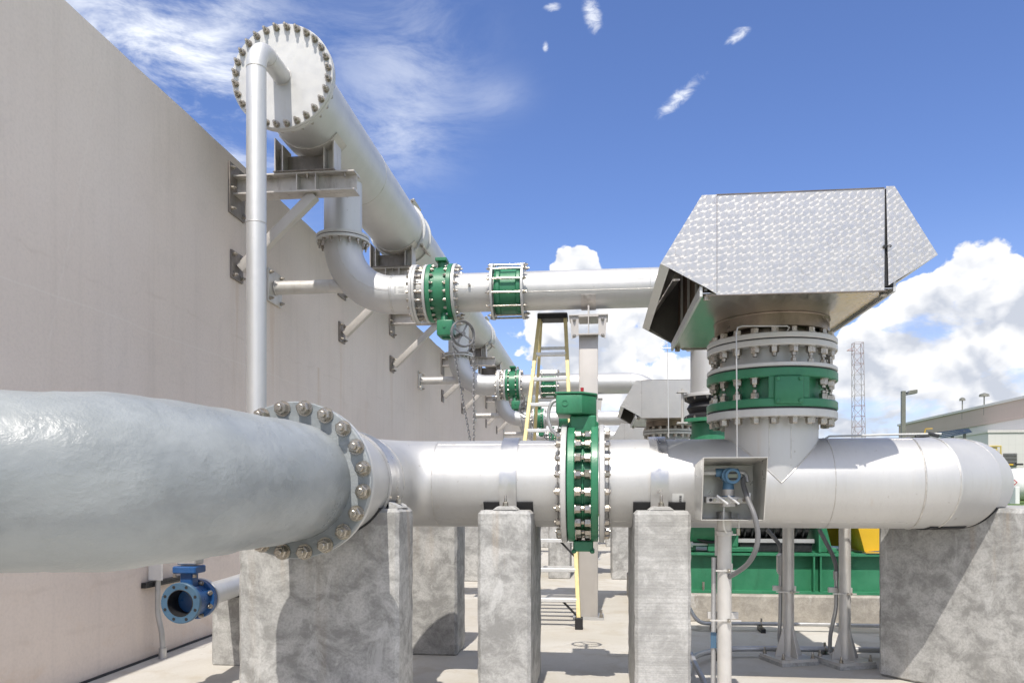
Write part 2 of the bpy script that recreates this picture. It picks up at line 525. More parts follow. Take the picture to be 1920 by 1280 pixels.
        T.put(w.inputs[0], co)
        T.put(w.inputs[1], sc.outputs[0])
        sw = T.noise(T.mapping(w.outputs[0], (1, 1, 1.35)), 6.5, 8, 0.70, 0.25)
        fine = T.noise(co, 70, 4, 0.6)
        f = T.smooth(T.m('ADD', T.m('MULTIPLY', sw, 0.75), T.m('MULTIPLY', n0, 0.25)), 0.39, 0.61)
        c = T.mix(f, a, c2)
        c = T.mix(T.m('MULTIPLY', T.smooth(fine, 0.40, 0.66), 0.34), c, tuple(x * 0.75 for x in a))
        big = T.smooth(T.noise(co, 1.1, 4, 0.6), 0.4, 0.65)
        c = T.mix(T.m('MULTIPLY', big, 0.22), c, tuple(x * 0.72 for x in a))
        z = T.sep(T.node('ShaderNodeTexCoord').outputs['Object'])[2]
        drip = T.smooth(T.noise(T.mapping(co, (7, 7, 0.5)), 1.0, 5, 0.6), 0.58, 0.74)
        c = T.mix(T.m('MULTIPLY', drip, 0.22), c, (0.30, 0.24, 0.17))
        rust = T.m('MULTIPLY', T.smooth(T.noise(T.mapping(co, (9, 9, 0.7)), 1.0, 5, 0.65), 0.54, 0.70), T.smooth(z, 0.55, 1.25))
        c = T.mix(T.m('MULTIPLY', rust, 0.30), c, (0.44, 0.32, 0.20))
        rub = T.smooth(T.noise(T.mapping(co, (3.2, 3.2, 1.2), (5, 5, 5)), 1.6, 8, 0.75, 0.8), 0.56, 0.66)
        c = T.mix(T.m('MULTIPLY', rub, 0.45), c, (0.66, 0.66, 0.65))
        h = T.m('ADD', T.m('MULTIPLY', sw, 0.6), T.m('MULTIPLY', fine, 0.4))
        if boards:
            bn = T.noise(T.comb(0.0, 0.0, T.m('ADD', z, T.m('MULTIPLY', sw, 0.012))), 26.0, 3, 0.7)
            c = T.mix(T.m('MULTIPLY', T.smooth(bn, 0.4, 0.66), 0.40), c, tuple(x * 0.74 for x in a))
            h = T.m('ADD', h, T.m('MULTIPLY', bn, 1.3))
        T.put(b.inputs['Base Color'], c)
        b.inputs['Roughness'].default_value = 0.8
        b.inputs['Specular IOR Level'].default_value = 0.3
        pin = T.node('ShaderNodeTexVoronoi')
        T.put(pin.inputs['Vector'], co)
        pin.inputs['Scale'].default_value = 22
        pp = T.m('MULTIPLY', T.smooth(pin.outputs['Distance'], 0.03, 0.09, 1, 0), T.smooth(T.noise(co, 7, 2), 0.57, 0.63))
        c = T.mix(T.m('MULTIPLY', pp, 0.7), c, tuple(q * 0.4 for q in a))
        T.put(b.inputs['Base Color'], c)
        T.put(b.inputs['Normal'], T.bump(T.m('SUBTRACT', h, T.m('MULTIPLY', pp, 1.5)), 0.45, 0.008))

    # slab: sunlit warm cement with worn blotches and water stains
    m, T, b, co = new_mat('slab')
    n1 = T.noise(co, 0.55, 6, 0.62, 0.6)
    n2 = T.noise(co, 2.6, 7, 0.65, 0.4)
    n3 = T.noise(co, 55, 4, 0.6)
    c = T.mix(T.smooth(n1, 0.34, 0.66), (0.505, 0.475, 0.42), (0.595, 0.572, 0.53))
    c = T.mix(T.m('MULTIPLY', T.smooth(n2, 0.48, 0.70), 0.55), c, (0.44, 0.385, 0.30))
    spt = T.smooth(T.noise(co, 9.0, 6, 0.72, 0.3), 0.60, 0.70)
    c = T.mix(T.m('MULTIPLY', spt, 0.30), c, (0.33, 0.30, 0.26))
    c = T.mix(T.m('MULTIPLY', T.smooth(n3, 0.4, 0.7), 0.18), c, (0.40, 0.37, 0.32))
    crk = T.node('ShaderNodeTexVoronoi', feature='DISTANCE_TO_EDGE')
    nvv = T.node('ShaderNodeTexNoise')
    T.put(nvv.inputs['Vector'], co)
    nvv.inputs['Scale'].default_value = 1.3
    av = T.node('ShaderNodeVectorMath', operation='ADD')
    T.put(av.inputs[0], co)
    T.put(av.inputs[1], nvv.outputs[1])
    T.put(crk.inputs['Vector'], av.outputs[0])
    crk.inputs['Scale'].default_value = 0.35
    ck = T.m('MULTIPLY', T.smooth(crk.outputs['Distance'], 0.0, 0.006, 1, 0), T.smooth(n1, 0.5, 0.6))
    c = T.mix(T.m('MULTIPLY', ck, 0.5), c, (0.2, 0.18, 0.15))
    T.put(b.inputs['Base Color'], c)
    b.inputs['Roughness'].default_value = 0.82
    b.inputs['Specular IOR Level'].default_value = 0.3
    T.put(b.inputs['Normal'], T.bump(n3, 0.2, 0.006))

    # rendered tank wall: stipple, run-off streaks, rust tears, pinkish lower coat
    m, T, b, co0 = new_mat('wall_render')
    co = T.node('ShaderNodeTexCoord').outputs['Object']
    x, y, z = T.sep(co)[0:3]
    n1 = T.noise(T.mapping(co, (1, 0.5, 0.6)), 0.8, 6, 0.6)
    c = T.mix(T.smooth(n1, 0.3, 0.7), (0.79, 0.695, 0.63), (0.84, 0.755, 0.695))
    low = T.smooth(T.m('ADD', z, T.m('MULTIPLY', T.noise(co, 1.2, 5), 1.2)), 1.0, 2.3, 1.0, 0.0)
    c = T.mix(T.m('MULTIPLY', low, 0.40), c, (0.80, 0.68, 0.585))
    stv = T.mapping(co, (1, 3.4, 0.16))
    s1 = T.smooth(T.noise(stv, 2.0, 7, 0.66), 0.47, 0.72)
    c = T.mix(T.m('MULTIPLY', s1, 0.20), c, (0.60, 0.53, 0.475))
    blot = T.smooth(T.noise(co, 2.2, 7, 0.7, 0.5), 0.50, 0.70)
    c = T.mix(T.m('MULTIPLY', blot, 0.14), c, (0.56, 0.50, 0.45))
    s2 = T.smooth(T.noise(T.mapping(co, (1, 6.0, 0.5), (3, 3, 8)), 2.0, 6, 0.6), 0.66, 0.78)
    s2 = T.m('MULTIPLY', s2, T.smooth(T.noise(co, 0.7, 2), 0.50, 0.62))
    c = T.mix(T.m('MULTIPLY', s2, 0.42), c, (0.60, 0.41, 0.26))
    for yy_, z0_, wd_ in ((1.75, 3.62, 0.10), (5.12, 3.62, 0.09), (7.95, 3.62, 0.10), (2.70, 3.60, 0.13), (4.2, 3.1, 0.07), (6.4, 2.9, 0.08)):
        dy_ = T.m('DIVIDE', T.m('SUBTRACT', T.m('ADD', y, T.m('MULTIPLY', T.noise(T.mapping(co, (0, 0, 1)), 2.2, 3), 0.06)), yy_ + 0.03), wd_)
        run = T.m('POWER', 2.718, T.m('MULTIPLY', T.m('MULTIPLY', dy_, dy_), -1.0))
        run = T.m('MULTIPLY', run, T.m('MULTIPLY', T.smooth(z, z0_ - 1.9, z0_), T.m('LESS_THAN', z, z0_)))
        run = T.m('MULTIPLY', run, T.smooth(T.noise(T.mapping(co, (1, 14, 0.7)), 1.0, 5, 0.65), 0.38, 0.66))
        c = T.mix(T.m('MULTIPLY', run, 0.42), c, (0.62, 0.46, 0.32))
    tan_ = T.m('MULTIPLY', T.smooth(T.noise(T.mapping(co, (1, 0.7, 1.6), (2, 2, 2)), 1.8, 7, 0.7, 0.4), 0.50, 0.70), T.smooth(z, 0.1, 1.3, 1.0, 0.0))
    c = T.mix(T.m('MULTIPLY', tan_, 0.40), c, (0.70, 0.53, 0.39))
    wav = T.noise(T.mapping(co, (0.0, 0.35, 0.0)), 2.0, 4, 0.6)
    for zz, amp, wdt, st in ((3.05, 0.5, 0.012, 0.35), (0.75, 0.35, 0.018, 0.35), (0.42, 0.3, 0.02, 0.3), (2.35, 0.8, 0.008, 0.22)):
        dd = T.m('ABSOLUTE', T.m('SUBTRACT', T.m('ADD', z, T.m('MULTIPLY', wav, amp)), zz + amp * 0.5))
        c = T.mix(T.m('MULTIPLY', T.smooth(dd, 0.0, wdt * 1.8, 1, 0), T.m('MULTIPLY', T.smooth(T.noise(co, 3.0, 4), 0.42, 0.62), st * 0.5)), c, (0.50, 0.40, 0.33))
    cr = T.m('ABSOLUTE', T.m('SUBTRACT', y, T.m('ADD', T.m('MULTIPLY', z, 0.26), T.m('ADD', 4.88 - 6.0 - 0.556 - 0.06, T.m('MULTIPLY', T.noise(T.mapping(co, (0, 0, 1)), 5.0, 5, 0.7), 0.14)))))
    crm = T.m('MULTIPLY', T.smooth(cr, 0.0, 0.016, 1, 0), T.smooth(T.noise(co, 4.0, 3), 0.36, 0.5))
    c = T.mix(T.m('MULTIPLY', crm, 0.22), c, (0.88, 0.82, 0.76))
    hzl = T.m('ABSOLUTE', T.m('SUBTRACT', z, T.m('ADD', 2.72, T.m('MULTIPLY', wav, 0.10))))
    c = T.mix(T.m('MULTIPLY', T.smooth(hzl, 0.0, 0.012, 1, 0), 0.30), c, (0.88, 0.82, 0.76))
    st = T.noise(co, 38, 5, 0.65)
    c = T.mix(T.m('MULTIPLY', T.smooth(st, 0.4, 0.7), 0.12), c, (0.42, 0.38, 0.35))
    T.put(b.inputs['Base Color'], c)
    b.inputs['Roughness'].default_value = 0.85
    b.inputs['Specular IOR Level'].default_value = 0.25
    h = T.m('ADD', st, T.m('MULTIPLY', T.noise(T.mapping(co, (1, 1, 0.5)), 3.0, 5), 2.5))
    T.put(b.inputs['Normal'], T.bump(h, 0.35, 0.007))

    # engine-turned stainless sheet: a grid of spun discs, each with its own grain direction
    for nm, lo_r, hi_r, ani, met in (('swirl_steel', 0.46, 0.58, 0.60, 0.75), ('swirl_under', 0.16, 0.26, 0.45, 0.95)):
        m, T, b, co = new_mat(nm)
        swirl(T, b, co, lo_r, hi_r, ani, met)
    # far building sheet cladding
    for nm, col in (('clad_tan', (0.50, 0.405, 0.355)), ('clad_light', (0.64, 0.62, 0.60)), ('clad_cream', (0.66, 0.655, 0.635))):
        m, T, b, co = new_mat(nm)
        oc = T.node('ShaderNodeTexCoord').outputs['Object']
        x, y, z = T.sep(oc)[0:3]
        rib = T.m('FRACT', T.m('MULTIPLY', T.m('ADD', x, y), 1.6))
        ln = T.smooth(T.m('ABSOLUTE', T.m('SUBTRACT', rib, 0.5)), 0.42, 0.5)
        hl = T.m('FRACT', T.m('MULTIPLY', z, 1.1))
        hn = T.smooth(T.m('ABSOLUTE', T.m('SUBTRACT', hl, 0.5)), 0.44, 0.5)
        c = T.mix(T.m('MULTIPLY', T.m('MAXIMUM', ln, hn), 0.16), col, tuple(q * 0.6 for q in col))
        c = T.mix(T.m('MULTIPLY', T.smooth(T.noise(oc, 0.3, 4), 0.4, 0.7), 0.15), c, tuple(q * 0.8 for q in col))
        T.put(b.inputs['Base Color'], c)
        b.inputs['Roughness'].default_value = 0.6
    m, T, b, co = new_mat('grass')
    c = T.mix(T.smooth(T.noise(co, 1.5, 8, 0.7), 0.3, 0.7), (0.045, 0.10, 0.018), (0.11, 0.17, 0.04))
    T.put(b.inputs['Base Color'], c)
    b.inputs['Roughness'].default_value = 0.9


build_materials()


# ------------------------------------------------------------------ mesh builder
def V(*a):
    return Vector(a[0]) if len(a) == 1 else Vector(a)


def frame(d, up=None):
    d = d.normalized()
    if up is None or abs(d.dot(up.normalized())) > 0.99:
        up = Vector((0, 0, 1)) if abs(d.z) < 0.9 else Vector((0, 1, 0))
    s = d.cross(up).normalized()
    return d, s, s.cross(d).normalized()


class MB:
    def __init__(self):
        self.v, self.f = [], []

    def add(self, verts, faces):
        o = len(self.v)
        self.v += [tuple(p) for p in verts]
        self.f += [tuple(i + o for i in f) for f in faces]
        return self

    def box(self, x0, x1, y0, y1, z0, z1):
        vs = [(x, y, z) for z in (z0, z1) for y in (y0, y1) for x in (x0, x1)]
        return self.add(vs, [(0, 2, 3, 1), (4, 5, 7, 6), (0, 1, 5, 4), (1, 3, 7, 5), (3, 2, 6, 7), (2, 0, 4, 6)])

    def bar(self, p0, p1, w, h, up=None):
        p0, p1 = V(p0), V(p1)
        d, s, u = frame(p1 - p0, V(up) if up is not None else None)
        vs = [p + s * (a * w / 2) + u * (b * h / 2) for p in (p0, p1) for a, b in ((-1, -1), (1, -1), (1, 1), (-1, 1))]
        return self.add(vs, [(3, 2, 1, 0), (4, 5, 6, 7), (0, 1, 5, 4), (1, 2, 6, 5), (2, 3, 7, 6), (3, 0, 4, 7)])

    def ibeam(self, p0, p1, depth, width, tf=0.014, tw=0.011, up=(0, 0, 1)):
        p0, p1 = V(p0), V(p1)
        d, s, u = frame(p1 - p0, V(up))
        self.bar(p0 + u * (depth / 2 - tf / 2), p1 + u * (depth / 2 - tf / 2), width, tf, up)
        self.bar(p0 - u * (depth / 2 - tf / 2), p1 - u * (depth / 2 - tf / 2), width, tf, up)
        self.bar(p0, p1, tw, depth - 2 * tf, up)
        return self

    def prism(self, pts, vec):
        pts = [V(p) for p in pts]
        vec = V(vec)
        n = len(pts)
        vs = pts + [p + vec for p in pts]
        nrm = Vector((0, 0, 0))
        for i in range(n):
            nrm += pts[i].cross(pts[(i + 1) % n])
        flip = nrm.dot(vec) > 0
        a = list(range(n))
        b = list(range(n, 2 * n))
        fs = [tuple(a[::-1]), tuple(b)] if flip else [tuple(a), tuple(b[::-1])]
        for i in range(n):
            j = (i + 1) % n
            q = (i, j, n + j, n + i)
            fs.append(q if flip else q[::-1])
        return self.add(vs, fs)

    def cyl(self, p0, p1, r0, r1=None, n=24, caps=True):
        if r1 is None:
            r1 = r0
        p0, p1 = V(p0), V(p1)
        d, s, u = frame(p1 - p0)
        vs = []
        for p, r in ((p0, r0), (p1, r1)):
            for i in range(n):
                a = 2 * PI * i / n
                vs.append(p + s * (r * math.cos(a)) + u * (r * math.sin(a)))
        fs = [(i, (i + 1) % n, n + (i + 1) % n, n + i) for i in range(n)]
        if caps:
            fs += [tuple(range(n))[::-1], tuple(range(n, 2 * n))]
        return self.add(vs, fs)

    def lathe(self, origin, axis, prof, n=48, closed=True):
        """prof: (distance along axis, radius) pairs; closed joins last to first"""
        o = V(origin)
        d, s, u = frame(V(axis))
        k = len(prof)
        vs = []
        for h, r in prof:
            for i in range(n):
                a = 2 * PI * i / n
                vs.append(o + d * h + s * (r * math.cos(a)) + u * (r * math.sin(a)))
        fs = []
        for j in range(k if closed else k - 1):
            q = (j + 1) % k
            for i in range(n):
                m = (i + 1) % n
                fs.append((j * n + i, j * n + m, q * n + m, q * n + i))
        return self.add(vs, fs)

    def ring(self, p0, p1, ro, ri, n=48, ch=0.004):
        p0, p1 = V(p0), V(p1)
        L = (p1 - p0).length
        ch = min(ch, L * 0.3)
        return self.lathe(p0, p1 - p0, [(0, ri), (0, ro - ch), (ch, ro), (L - ch, ro), (L, ro - ch), (L, ri)][::-1], n)

    def sweep(self, path, r, n=24, caps=True):
        path = [V(p) for p in path]
        k = len(path)
        rr = r if isinstance(r, (list, tuple)) else [r] * k
        d0, s, u = frame(path[1] - path[0])
        vs = []
        din = d0
        for i in range(k):
            dout = (path[i + 1] - path[i]).normalized() if i < k - 1 else din
            if i == 0:
                din = dout
            nrm = (din + dout).normalized()
            ring = []
            for j in range(n):
                a = 2 * PI * j / n
                off = (s * math.cos(a) + u * math.sin(a)) * rr[i]
                off = off - din * (off.dot(nrm) / max(0.2, din.dot(nrm)))
                ring.append(path[i] + off)
            vs += ring
            q = din.rotation_difference(dout)
            s, u = q @ s, q @ u
            din = dout
        fs = []
        for i in range(k - 1):
            for j in range(n):
                m = (j + 1) % n
                fs.append((i * n + j, i * n + m, (i + 1) * n + m, (i + 1) * n + j))
        if caps:
            fs += [tuple(range(n))[::-1], tuple(range((k - 1) * n, k * n))]
        return self.add(vs, fs)

    def torus(self, c, axis, Rr, r, n=32, m=8, a0=0.0, a1=2 * PI):
        c = V(c)
        d, s, u = frame(V(axis))
        full = abs(a1 - a0 - 2 * PI) < 1e-6
        k = n if full else n + 1
        vs = []
        for i in range(k):
            a = a0 + (a1 - a0) * i / n
            e = s * math.cos(a) + u * math.sin(a)
            for j in range(m):
                b = 2 * PI * j / m
                vs.append(c + e * (Rr + r * math.cos(b)) + d * (r * math.sin(b)))
        fs = []
        for i in range(n):
            q = (i + 1) % k
            for j in range(m):
                w = (j + 1) % m
                fs.append((i * m + j, q * m + j, q * m + w, i * m + w))
        return self.add(vs, fs)

    def band(self, c, axis, r0, r1, half, a0, a1, ref, n=32):
        """a strap: part of a ring about c, angles measured from ref towards axis x ref"""
        c = V(c)
        ax = V(axis).normalized()
        e1 = (V(ref) - ax * V(ref).dot(ax)).normalized()
        e2 = ax.cross(e1)
        vs = []
        for i in range(n + 1):
            a = a0 + (a1 - a0) * i / n
            e = e1 * math.cos(a) + e2 * math.sin(a)
            for rr, hh in ((r0, -half), (r0, half), (r1, half), (r1, -half)):
                vs.append(c + e * rr + ax * hh)
        fs = []
        for i in range(n):
            for j in range(4):
                w = (j + 1) % 4
                fs.append((i * 4 + j, i * 4 + w, (i + 1) * 4 + w, (i + 1) * 4 + j))
        fs += [(0, 1, 2, 3), tuple(n * 4 + q for q in (3, 2, 1, 0))]
        return self.add(vs, fs)

    def mesh(self, name, org=(0, 0, 0), bevel=0.0, angle=28.0, uv=False, seg=1, rough=0.0):
        me = bpy.data.meshes.new(name)
        ox, oy, oz = org
        me.from_pydata([(x - ox, y - oy, z - oz) for x, y, z in self.v], [], self.f)
        me.validate()
        bm = bmesh.new()
        bm.from_mesh(me)
        bmesh.ops.recalc_face_normals(bm, faces=bm.faces)
        if bevel:
            es = [e for e in bm.edges if len(e.link_faces) == 2 and e.calc_face_angle(0) > R(35)]
            bmesh.ops.bevel(bm, geom=es, offset=bevel, segments=seg, profile=0.5, affect='EDGES', clamp_overlap=True)
        if rough:
            bmesh.ops.triangulate(bm, faces=[f for f in bm.faces if len(f.verts) > 4])
            for _ in range(7):
                es = [e for e in bm.edges if e.calc_length() > 0.075]
                if not es:
                    break
                bmesh.ops.subdivide_edges(bm, edges=es, cuts=1, use_grid_fill=True)
            bm.normal_update()
            sd_ = random.random() * 50
            for v_ in bm.verts:
                q_ = v_.co * 9 + Vector((sd_, 0, 0))
                sharp = max((e.calc_face_angle(0) for e in v_.link_edges), default=0)
                amp = rough * (2.2 if sharp > 0.4 else 0.5)
                nz = noise.noise(q_) + 0.6 * noise.noise(q_ * 3.1)
                v_.co += v_.normal * (amp * (min(nz, 0.15) if sharp > 0.4 else nz))
        bm.to_mesh(me)
        bm.free()
        for p in me.polygons:
            p.use_smooth = True
        me.set_sharp_from_angle(angle=R(angle))
        if uv:
            lay = me.uv_layers.new(name='UVMap')
            for p in me.polygons:
                nx, ny, nz = (abs(q) for q in p.normal)
                for li in p.loop_indices:
                    x, y, z = me.vertices[me.loops[li].vertex_index].co
                    if ny >= nx and ny >= nz:
                        w = (x, z)
                    elif nz >= nx:
                        w = (x, y)
                    else:
                        w = (y, z)
                    lay.data[li].uv = w
        return me


ORG = {}


def org_of(o):
    return ORG.get(o.name, (0, 0, 0))


def tag(o, label=None, cat=None, group=None, kind=None):
    if label:
        o['label'] = label
    if cat:
        o['category'] = cat
    if group:
        o['group'] = group
    if kind:
        o['kind'] = kind
    return o


def thing(name, loc, label, cat, group=None):
    o = bpy.data.objects.new(name, None)
    o.empty_display_size = 0.1
    COL.objects.link(o)
    o.location = loc
    ORG[o.name] = tuple(loc)
    return tag(o, label, cat, group)


def part(name, mb, mat, parent, label=None, **kw):
    og = org_of(parent)
    me = mb.mesh(name, og, **kw)
    me.materials.append(MATS[mat])
    o = bpy.data.objects.new(name, me)
    COL.objects.link(o)
    o.parent = parent
    ORG[o.name] = og
    if label:
        o['label'] = label
    return o


def solo(name, mb, mat, loc, label=None, cat=None, group=None, kind=None, **kw):
    me = mb.mesh(name, loc, **kw)
    me.materials.append(MATS[mat])
    o = bpy.data.objects.new(name, me)
    COL.objects.link(o)
    o.location = loc
    ORG[o.name] = tuple(loc)
    return tag(o, label, cat, group, kind)


BOLT_MESH = {}


def bolt_mesh(size, stick, head):
    """hex nut standing on z = 0 with a washer and a stud end"""
    key = (round(size, 4), round(stick, 4), head)
    if key in BOLT_MESH:
        return BOLT_MESH[key]
    mb = MB()
    mb.cyl((0, 0, 0), (0, 0, size * 0.12), size * 0.72, n=14)
    mb.lathe((0, 0, 0), (0, 0, 1), [(size * 0.12, 0.0), (size * 0.12, size * 0.58), (size * 0.75, size * 0.58), (size * 0.86, size * 0.48), (size * 0.86, 0.0)], 6, closed=False)
    if stick > 0:
        mb.lathe((0, 0, 0), (0, 0, 1), [(size * 0.8, size * 0.30), (size * 0.86 + stick * 0.88, size * 0.30), (size * 0.86 + stick, size * 0.24), (size * 0.86 + stick, 0.0)], 10, closed=False)
    me = mb.mesh('bolt')
    me.materials.append(MATS['bolt_steel'])
    BOLT_MESH[key] = me
    return me


def bolts(parent, c, axis, rad, n, size, stick=0.0, phase=0.5, detail=True, keep=None):
    """a circle of nuts: one object each when near, one joined part when far"""
    c = V(c)
    d, s, u = frame(V(axis))
    og = V(org_of(parent))
    me = bolt_mesh(size, stick, 0)
    merged = MB()
    for i in range(n):
        a = 2 * PI * (i + phase) / n
        p = c + s * (rad * math.cos(a)) + u * (rad * math.sin(a))
        if keep and not keep(p):
            continue
        spin = random.random() * PI
        q = d.to_track_quat('Z', 'Y')
        M4 = Matrix.Translation(p - og) @ q.to_matrix().to_4x4() @ Matrix.Rotation(spin, 4, 'Z')
        if detail:
            o = bpy.data.objects.new('bolt', me)
            COL.objects.link(o)
            o.parent = parent
            o.matrix_local = M4
        else:
            k = size * 0.6
            pts = []
            for j in range(6):
                b = PI / 3 * j + spin
                pts.append(p + (s * math.cos(b) + u * math.sin(b)) * k)
            merged.prism(pts, d * size * 0.9)
    if not detail and merged.v:
        o = part('bolt_circle', merged, 'bolt_steel', parent)
        o['kind'] = 'stuff'


def nuts_at(parent, pts, axis, size, stick=0.0):
    d = V(axis).normalized()
    og = V(org_of(parent))
    me = bolt_mesh(size, stick, 0)
    for p in pts:
        o = bpy.data.objects.new('bolt', me)
        COL.objects.link(o)
        o.parent = parent
        o.matrix_local = Matrix.Translation(V(p) - og) @ d.to_track_quat('Z', 'Y').to_matrix().to_4x4() @ Matrix.Rotation(random.random() * 3, 4, 'Z')


def arc(c, r, a0, a1, n, plane='xy', z=0.0):
    out = []
    for i in range(n + 1):
        a = a0 + (a1 - a0) * i / n
        p, q = r * math.cos(a), r * math.sin(a)
        if plane == 'xy':
            out.append(V(c[0] + p, c[1] + q, z))
        elif plane == 'xz':
            out.append(V(c[0] + p, z, c[1] + q))
        else:
            out.append(V(z, c[0] + p, c[1] + q))
    return out


# ================================================================== setting
gm = MB()
gm.add([(-900, -300, -0.14), (1600, -300, -0.14), (1600, 2500, -0.14), (-900, 2500, -0.14)], [(0, 1, 2, 3)])
solo('ground', gm, 'grass', (0, 0, -0.14), kind='structure')
solo('concrete_slab', MB().box(-3.9, 10.5, -4, 46, -0.12, 0.0), 'slab', (0, 0, 0), kind='structure')
gb = MB()
gb.prism([(14, 46, -0.13), (14, 52, 0.6), (14, 400, 0.6), (14, 400, -0.13)], (400, 0, 0))
solo('grass_bank', gb, 'grass', (14, 46, 0), kind='structure')

# the long wall: top edge chipped a little
wall = thing('concrete_wall', (-3.76, 6, 0), 'long pale tan rendered concrete wall filling the left side', 'wall')
wm = MB()
ys = [-3 + 0.25 * i for i in range(0, 252)]
front, back = [], []
for y in ys:
    jt = 4.90 + 0.016 * noise.noise(V(y * 1.7, 0, 0)) + 0.006 * noise.noise(V(y * 6.0, 3, 0))
    front.append((-3.76, y, jt))
    back.append((-4.12, y, jt + 0.004 * noise.noise(V(y * 3, 9, 1))))
k = len(ys)
bot = [(-3.76, y, -0.05) for y in ys]
wm.add(front + back + bot, [(i, i + 1, k + i + 1, k + i) for i in range(k - 1)] + [(2 * k + i, 2 * k + i + 1, i + 1, i) for i in range(k - 1)])
wm.box(-4.12, -3.775, -3, 59.75, -0.05, 4.86)
part('wall_face', wm, 'wall_render', wall, angle=60)
sj = MB()
path = [V(-3.745, y, 0.0) for y in ys]
sj.sweep(path, [0.016 + 0.006 * noise.noise(V(p.y * 5, 1, 1)) for p in path], 6)
part('joint_sealant', sj, 'sealant', wall)

# ================================================================== the nearest, coated pipe
PZ = 1.464          # height of the low pipes' axis
PR = 0.31           # their radius
PY = 5.55           # depth of their axis
cp = thing('coated_pipe', (-1.56, 3.5, 0), 'thick grey coated pipe bending in from the left with a large bolted flange', 'pipe')
ctrl = [(-1.555, 3.90), (-1.555, 3.6), (-1.56, 3.3), (-1.60, 2.96), (-1.665, 2.76), (-1.735, 2.61), (-1.83, 2.50), (-1.98, 2.385),
        (-2.2, 2.26), (-2.5, 2.17), (-2.9, 2.11), (-3.3, 2.08), (-3.79, 2.06)]


def catmull(pts, m=6):
    out = []
    P = [pts[0]] + list(pts) + [pts[-1]]
    for i in range(1, len(P) - 2):
        p0, p1, p2, p3 = (V(*q, 0) if len(q) == 2 else V(q) for q in P[i - 1:i + 3])
        for j in range(m):
            t = j / m
            out.append(0.5 * ((2 * p1) + (p2 - p0) * t + (2 * p0 - 5 * p1 + 4 * p2 - p3) * t * t + (3 * p1 - p0 - 3 * p2 + p3) * t ** 3))
    out.append(V(*P[-2], 0) if len(P[-2]) == 2 else V(P[-2]))
    return out


cpath = [V(p.x, p.y, PZ - 0.006 - 0.020 * min(1.0, max(0.0, (3.9 - p.y) / 1.4))) for p in catmull(ctrl, 8)]
cr = []
for p in cpath:
    g = math.exp(-((p.y - 2.60) / 0.10) ** 2) + (0.35 if 2.46 < p.y < 2.95 else 0.0) + (0.3 if 3.25 < p.y < 3.55 else 0.0)
    cr.append(0.303 + 0.010 * g + 0.007 * noise.noise(V(p.x * 3, p.y * 3, 0)) + (0.0 if p.y > 3.1 else 0.004))
cm = MB()
cm.sweep(cpath, cr, 72)
pts = []
for (x, y, z) in cm.v:
    q = V(x, y, z)
    w = 0.006 * noise.noise(q * 4.0) + 0.004 * noise.noise(q * 9.0)
    pts.append((x + w * 0.6, y, z + w))
cm.v = pts
part('pipe_body', cm, 'grey_coating', cp, angle=60)
fm = MB().ring((-1.555, 3.855, PZ), (-1.555, 3.898, PZ), 0.408, 0.27, 72, 0.006)
fl = part('flange', fm, 'grey_coating', cp)
bolts(fl, (-1.555, 3.855, PZ), (0, -1, 0), 0.3745, 20, 0.058, 0.020)


# ================================================================== pump unit, four times down the row
PITCH = 7.56
ORD = ['nearest', 'second nearest', 'third nearest', 'farthest']


def strap_and_pad(pier, cx, y0, y1, dy, top, w):
    c = V(cx, PY + dy, PZ)
    part('bearing_pad', MB().band(c, (1, 0, 0), PR - 0.005, PR + 0.014, w / 2 - 0.006, R(-66), R(66), (0, 0, -1), 40), 'rubber', pier)
    s = part('strap', MB().band(c, (1, 0, 0), PR + 0.001, PR + 0.019, 0.058, R(-122), R(122), (0, 0, 1), 48), 'strap_steel', pier)
    if dy == 0:
        f = MB()
        f.prism([(cx - 0.085, y0 + 0.03, top + 0.001), (cx + 0.085, y0 + 0.03, top + 0.001), (cx + 0.05, y0 + 0.04, top + 0.028), (cx - 0.05, y0 + 0.04, top + 0.028)], (0, 0.20, 0))
        part('strap_foot', f, 'concrete_board', pier, bevel=0.006)
        nuts_at(s, [(cx, y0 + 0.075, top + 0.028)], (0, 0, 1), 0.032, 0.045)


def pier(dy, x0, x1, y0, y1, top, mat, label, cx=None):
    p = thing('concrete_pier', ((x0 + x1) / 2, (y0 + y1) / 2 + dy, 0), label, 'pier', 'concrete piers under the low pipes')
    part('pier_body', MB().box(x0, x1, y0 + dy, y1 + dy, -0.01, top), mat, p, bevel=0.022, rough=0.0035 if dy == 0 else 0.0)
    if cx is not None:
        strap_and_pad(p, cx, y0 + dy, y1 + dy, dy, top, x1 - x0)
    return p


